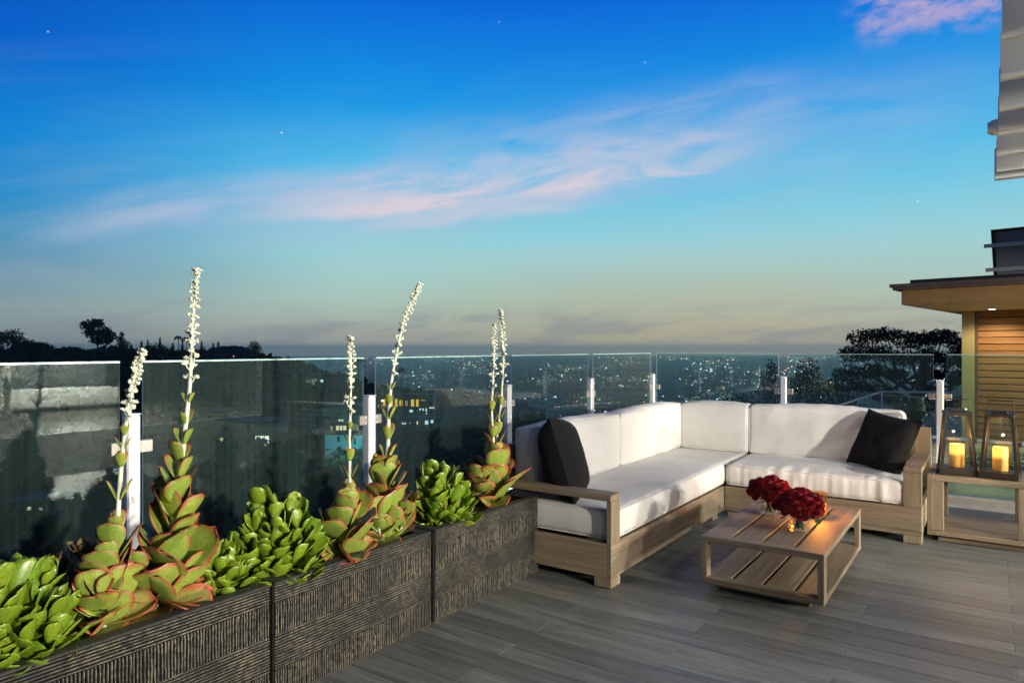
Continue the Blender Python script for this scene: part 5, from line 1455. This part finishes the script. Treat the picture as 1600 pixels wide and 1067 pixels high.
# ------------------------------------------------------------------ houses on the opposite hillside
m_hwall = simple('pale_stucco', (.36, .30, .20), .9, 0, .12, .6); m_hdark = simple('dark_stucco', (.13, .13, .125), .9, 0, .15, .6); m_hroof = simple('dark_roof', (.05, .04, .035), .9, 0, .2, .6)
LIT = {'w': emis('warm_window', (1, .80, .45), 1.0, False), 'a': emis('amber_window', (1, .50, .06), 1.05, False), 'c': emis('cool_window', (.75, .9, 1), 1.0, False), 'd': simple('dark_window', (.02, .02, .025), .2), 'b': emis('bright_window', (1, .93, .75), 1.3, False), 'm': emis('dim_window', (1, .8, .5), .28, False)}
def far_house(label, px0, px1, ytop, ybot, D, wins, wall, roof='flat', depth=8, split=None, chim=()):
    """wins: (px0, px1, y0, y1, kind)"""
    c0 = at(px0, D, py=ybot); c1 = at(px1, D, py=ybot); zt = at(px0, D, py=ytop).z; zb = min(c0.z - .5, terrain((px0+px1)/2, D) - 1)
    bk = Vector((-SA, CA, 0)) * depth
    t = thing('hillside_house', label, 'house', tuple(c0.lerp(c1, .5)), 'houses on the opposite hillside')
    part('wall', MB().hexa([Vector((c0.x,c0.y,zb)), Vector((c1.x,c1.y,zb)), Vector((c1.x,c1.y,zb))+bk, Vector((c0.x,c0.y,zb))+bk,
                            Vector((c0.x,c0.y,zt)), Vector((c1.x,c1.y,zt)), Vector((c1.x,c1.y,zt))+bk, Vector((c0.x,c0.y,zt))+bk]), wall, t)
    e = (c1 - c0).normalized() * .6; fwd = -Vector((-SA, CA, 0)) * .7
    q = [Vector((c0.x,c0.y,zt+.01))-e+fwd, Vector((c1.x,c1.y,zt+.01))+e+fwd, Vector((c1.x,c1.y,zt+.01))+e+bk-fwd, Vector((c0.x,c0.y,zt+.01))-e+bk-fwd]
    if roof == 'flat': rf = part('roof', MB().hexa(q + [p + Vector((0,0,.4)) for p in q]), m_hroof, t)
    else:
        r = (q[0]+q[3])/2*.72 + (q[1]+q[2])/2*.28 + Vector((0,0,roof)); r2 = (q[0]+q[3])/2*.28 + (q[1]+q[2])/2*.72 + Vector((0,0,roof))
        rf = part('roof', MB().add(q + [r, r2], [(0,1,5,4),(2,3,4,5),(1,2,5),(3,0,4),(3,2,1,0)]), m_hroof, t)
    for cpx, cy in chim:
        p = at(cpx, D+3, py=cy); part('chimney', MB().box(p.x-.8, p.x+.8, p.y-.8, p.y+.8, zt-.5, p.z), m_hroof, rf)
    for a, b_, y0, y1, kind in wins:
        A0 = at(a, D-.06, py=y1); A1 = at(b_, D-.06, py=y1); zz = at(a, D-.06, py=y0).z
        dpt = Vector((-SA, CA, 0)) * .3
        w = part('window', MB().hexa([A0, A1, A1+dpt, A0+dpt, Vector((A0.x,A0.y,zz)), Vector((A1.x,A1.y,zz)), Vector((A1.x,A1.y,zz))+dpt, Vector((A0.x,A0.y,zz))+dpt]), LIT[kind], t)
        if b_ - a > 5:
            for k in (1, 2): part('mullion', MB().bar(A0.lerp(A1, k/3) - dpt*.2, Vector((A0.x,A0.y,zz)).lerp(Vector((A1.x,A1.y,zz)), k/3) - dpt*.2, .12, .12), m_hroof, w)
    return t
far_house('dark roofed ridge house with chimneys on the left skyline', 318, 388, 551, 562, 252, [(364, 367, 556, 558, 'w')], m_hdark, 2.4, 10, None, ((333, 543), (347, 544), (365, 540), (370, 542)))
far_house('two storey lit villa on the hill left of the second post', 474, 541, 587, 614, 215, [(478, 484, 594, 598, 'm'), (487, 495, 592, 601, 'm'), (501, 505, 593, 597, 'c'), (508, 518, 595, 599, 'd'), (485, 490, 604, 611, 'w'), (493, 499, 605, 611, 'm'), (502, 508, 604, 609, 'b'), (512, 516, 606, 610, 'w'), (519, 524, 607, 611, 'w'), (530, 534, 605, 609, 'm')], m_hwall, 'flat', 10)
far_house('sand coloured house with yellow lit windows below the tallest stalk', 338, 426, 661, 700, 145, [(341, 348, 684, 693, 'w'), (364, 374, 681, 694, 'w'), (399, 420, 681, 695, 'b'), (386, 392, 662, 675, 'd'), (374, 380, 684, 692, 'd'), (350, 358, 665, 674, 'd')], m_hwall, 'flat', 10)
far_house('long dim house upper left behind the tallest stalk', 296, 348, 645, 668, 165, [(300, 305, 650, 656, 'd'), (318, 325, 650, 657, 'd'), (335, 342, 650, 657, 'd')], m_hwall, 'flat', 9)
far_house('boxy dark house above a cyan lit lower wall, left of the second post', 497, 574, 636, 676, 135, [(516, 520, 666, 676, 'm'), (525, 541, 665, 676, 'w'), (529, 536, 655, 658, 'b'), (545, 560, 662, 675, 'm'), (505, 515, 650, 656, 'd')], m_hdark, 'flat', 9)
t2 = far_house('low white wall block glowing cyan under the boxy dark house', 508, 572, 679, 716, 131, [(527, 531, 682, 690, 'd'), (548, 551, 680, 688, 'd'), (553, 556, 684, 694, 'd')], m_whitepaint, 'flat', 3)
p = at(530, 122, py=706); lamp('pool_light', 'POINT', tuple(p), 700, (.15, .85, 1.0), t2, shadow_soft_size=.6)
p = at(560, 124, py=700); lamp('pool_light', 'POINT', tuple(p), 420, (.2, .9, 1.0), t2, shadow_soft_size=.6)
far_house('large house with tall amber windows right of the second post', 596, 676, 619, 652, 250, [(599, 602, 623, 633, 'a'), (610, 614, 623, 635, 'a'), (617, 621, 623, 635, 'a'), (624, 629, 625, 634, 'a'), (633, 637, 626, 634, 'm'), (642, 647, 624, 635, 'a'), (650, 654, 624, 635, 'a'), (640, 645, 640, 644, 'c'), (655, 658, 638, 647, 'c'), (660, 662, 638, 647, 'c'), (665, 667, 638, 647, 'c'), (628, 646, 648, 650, 'w'), (658, 664, 625, 626, 'w'), (671, 678, 636, 638, 'b')], m_hdark, 'flat', 12)
far_house('dark house with small white windows below the amber lit one', 622, 690, 655, 672, 225, [(628, 634, 660, 663, 'c'), (639, 642, 660, 662, 'm'), (651, 653, 658, 663, 'w'), (664, 669, 657, 663, 'c'), (673, 677, 656, 661, 'c')], m_hdark, 'flat', 8)
far_house('small pool house with blue lit windows beside the first post', 226, 246, 655, 676, 120, [(227, 235, 671, 676, 'c'), (239, 242, 656, 667, 'c')], m_hdark, 'flat', 5)
far_house('small house with a yellow strip of light low in the far left pane', 20, 72, 786, 812, 90, [(28, 66, 793, 797, 'm'), (44, 47, 792, 796, 'b')], m_hdark, 'flat', 5)
far_house('low lit house behind the far left pane, in line with the rosette', 135, 160, 772, 800, 80, [(142, 150, 780, 790, 'm'), (148, 154, 803, 808, 'a')], m_hwall, 'flat', 5)
far_house('distant low building with a red sign beyond the dark hill', 828, 852, 641, 650, 330, [(831, 843, 644, 646, 'a')], m_hdark, 'flat', 8)
#HAZE
mbh = MB().box(-14300, 14300, -14300, 14300, PLAIN - 2, 40)
hz = struct(link('haze', mbh.mesh('haze', [])), 'stuff')
m = bpy.data.materials.new('evening_haze'); m.use_nodes = True; tt = m.node_tree; tt.nodes.clear()
pv = N(tt, 'ShaderNodeVolumePrincipled'); pv.inputs['Color'].default_value = (1.0, .94, .76, 1); pv.inputs['Density'].default_value = 1.2e-4; pv.inputs['Anisotropy'].default_value = .7
oo = N(tt, 'ShaderNodeOutputMaterial'); tt.links.new(pv.outputs[0], oo.inputs['Volume'])
hz.data.materials.append(m)
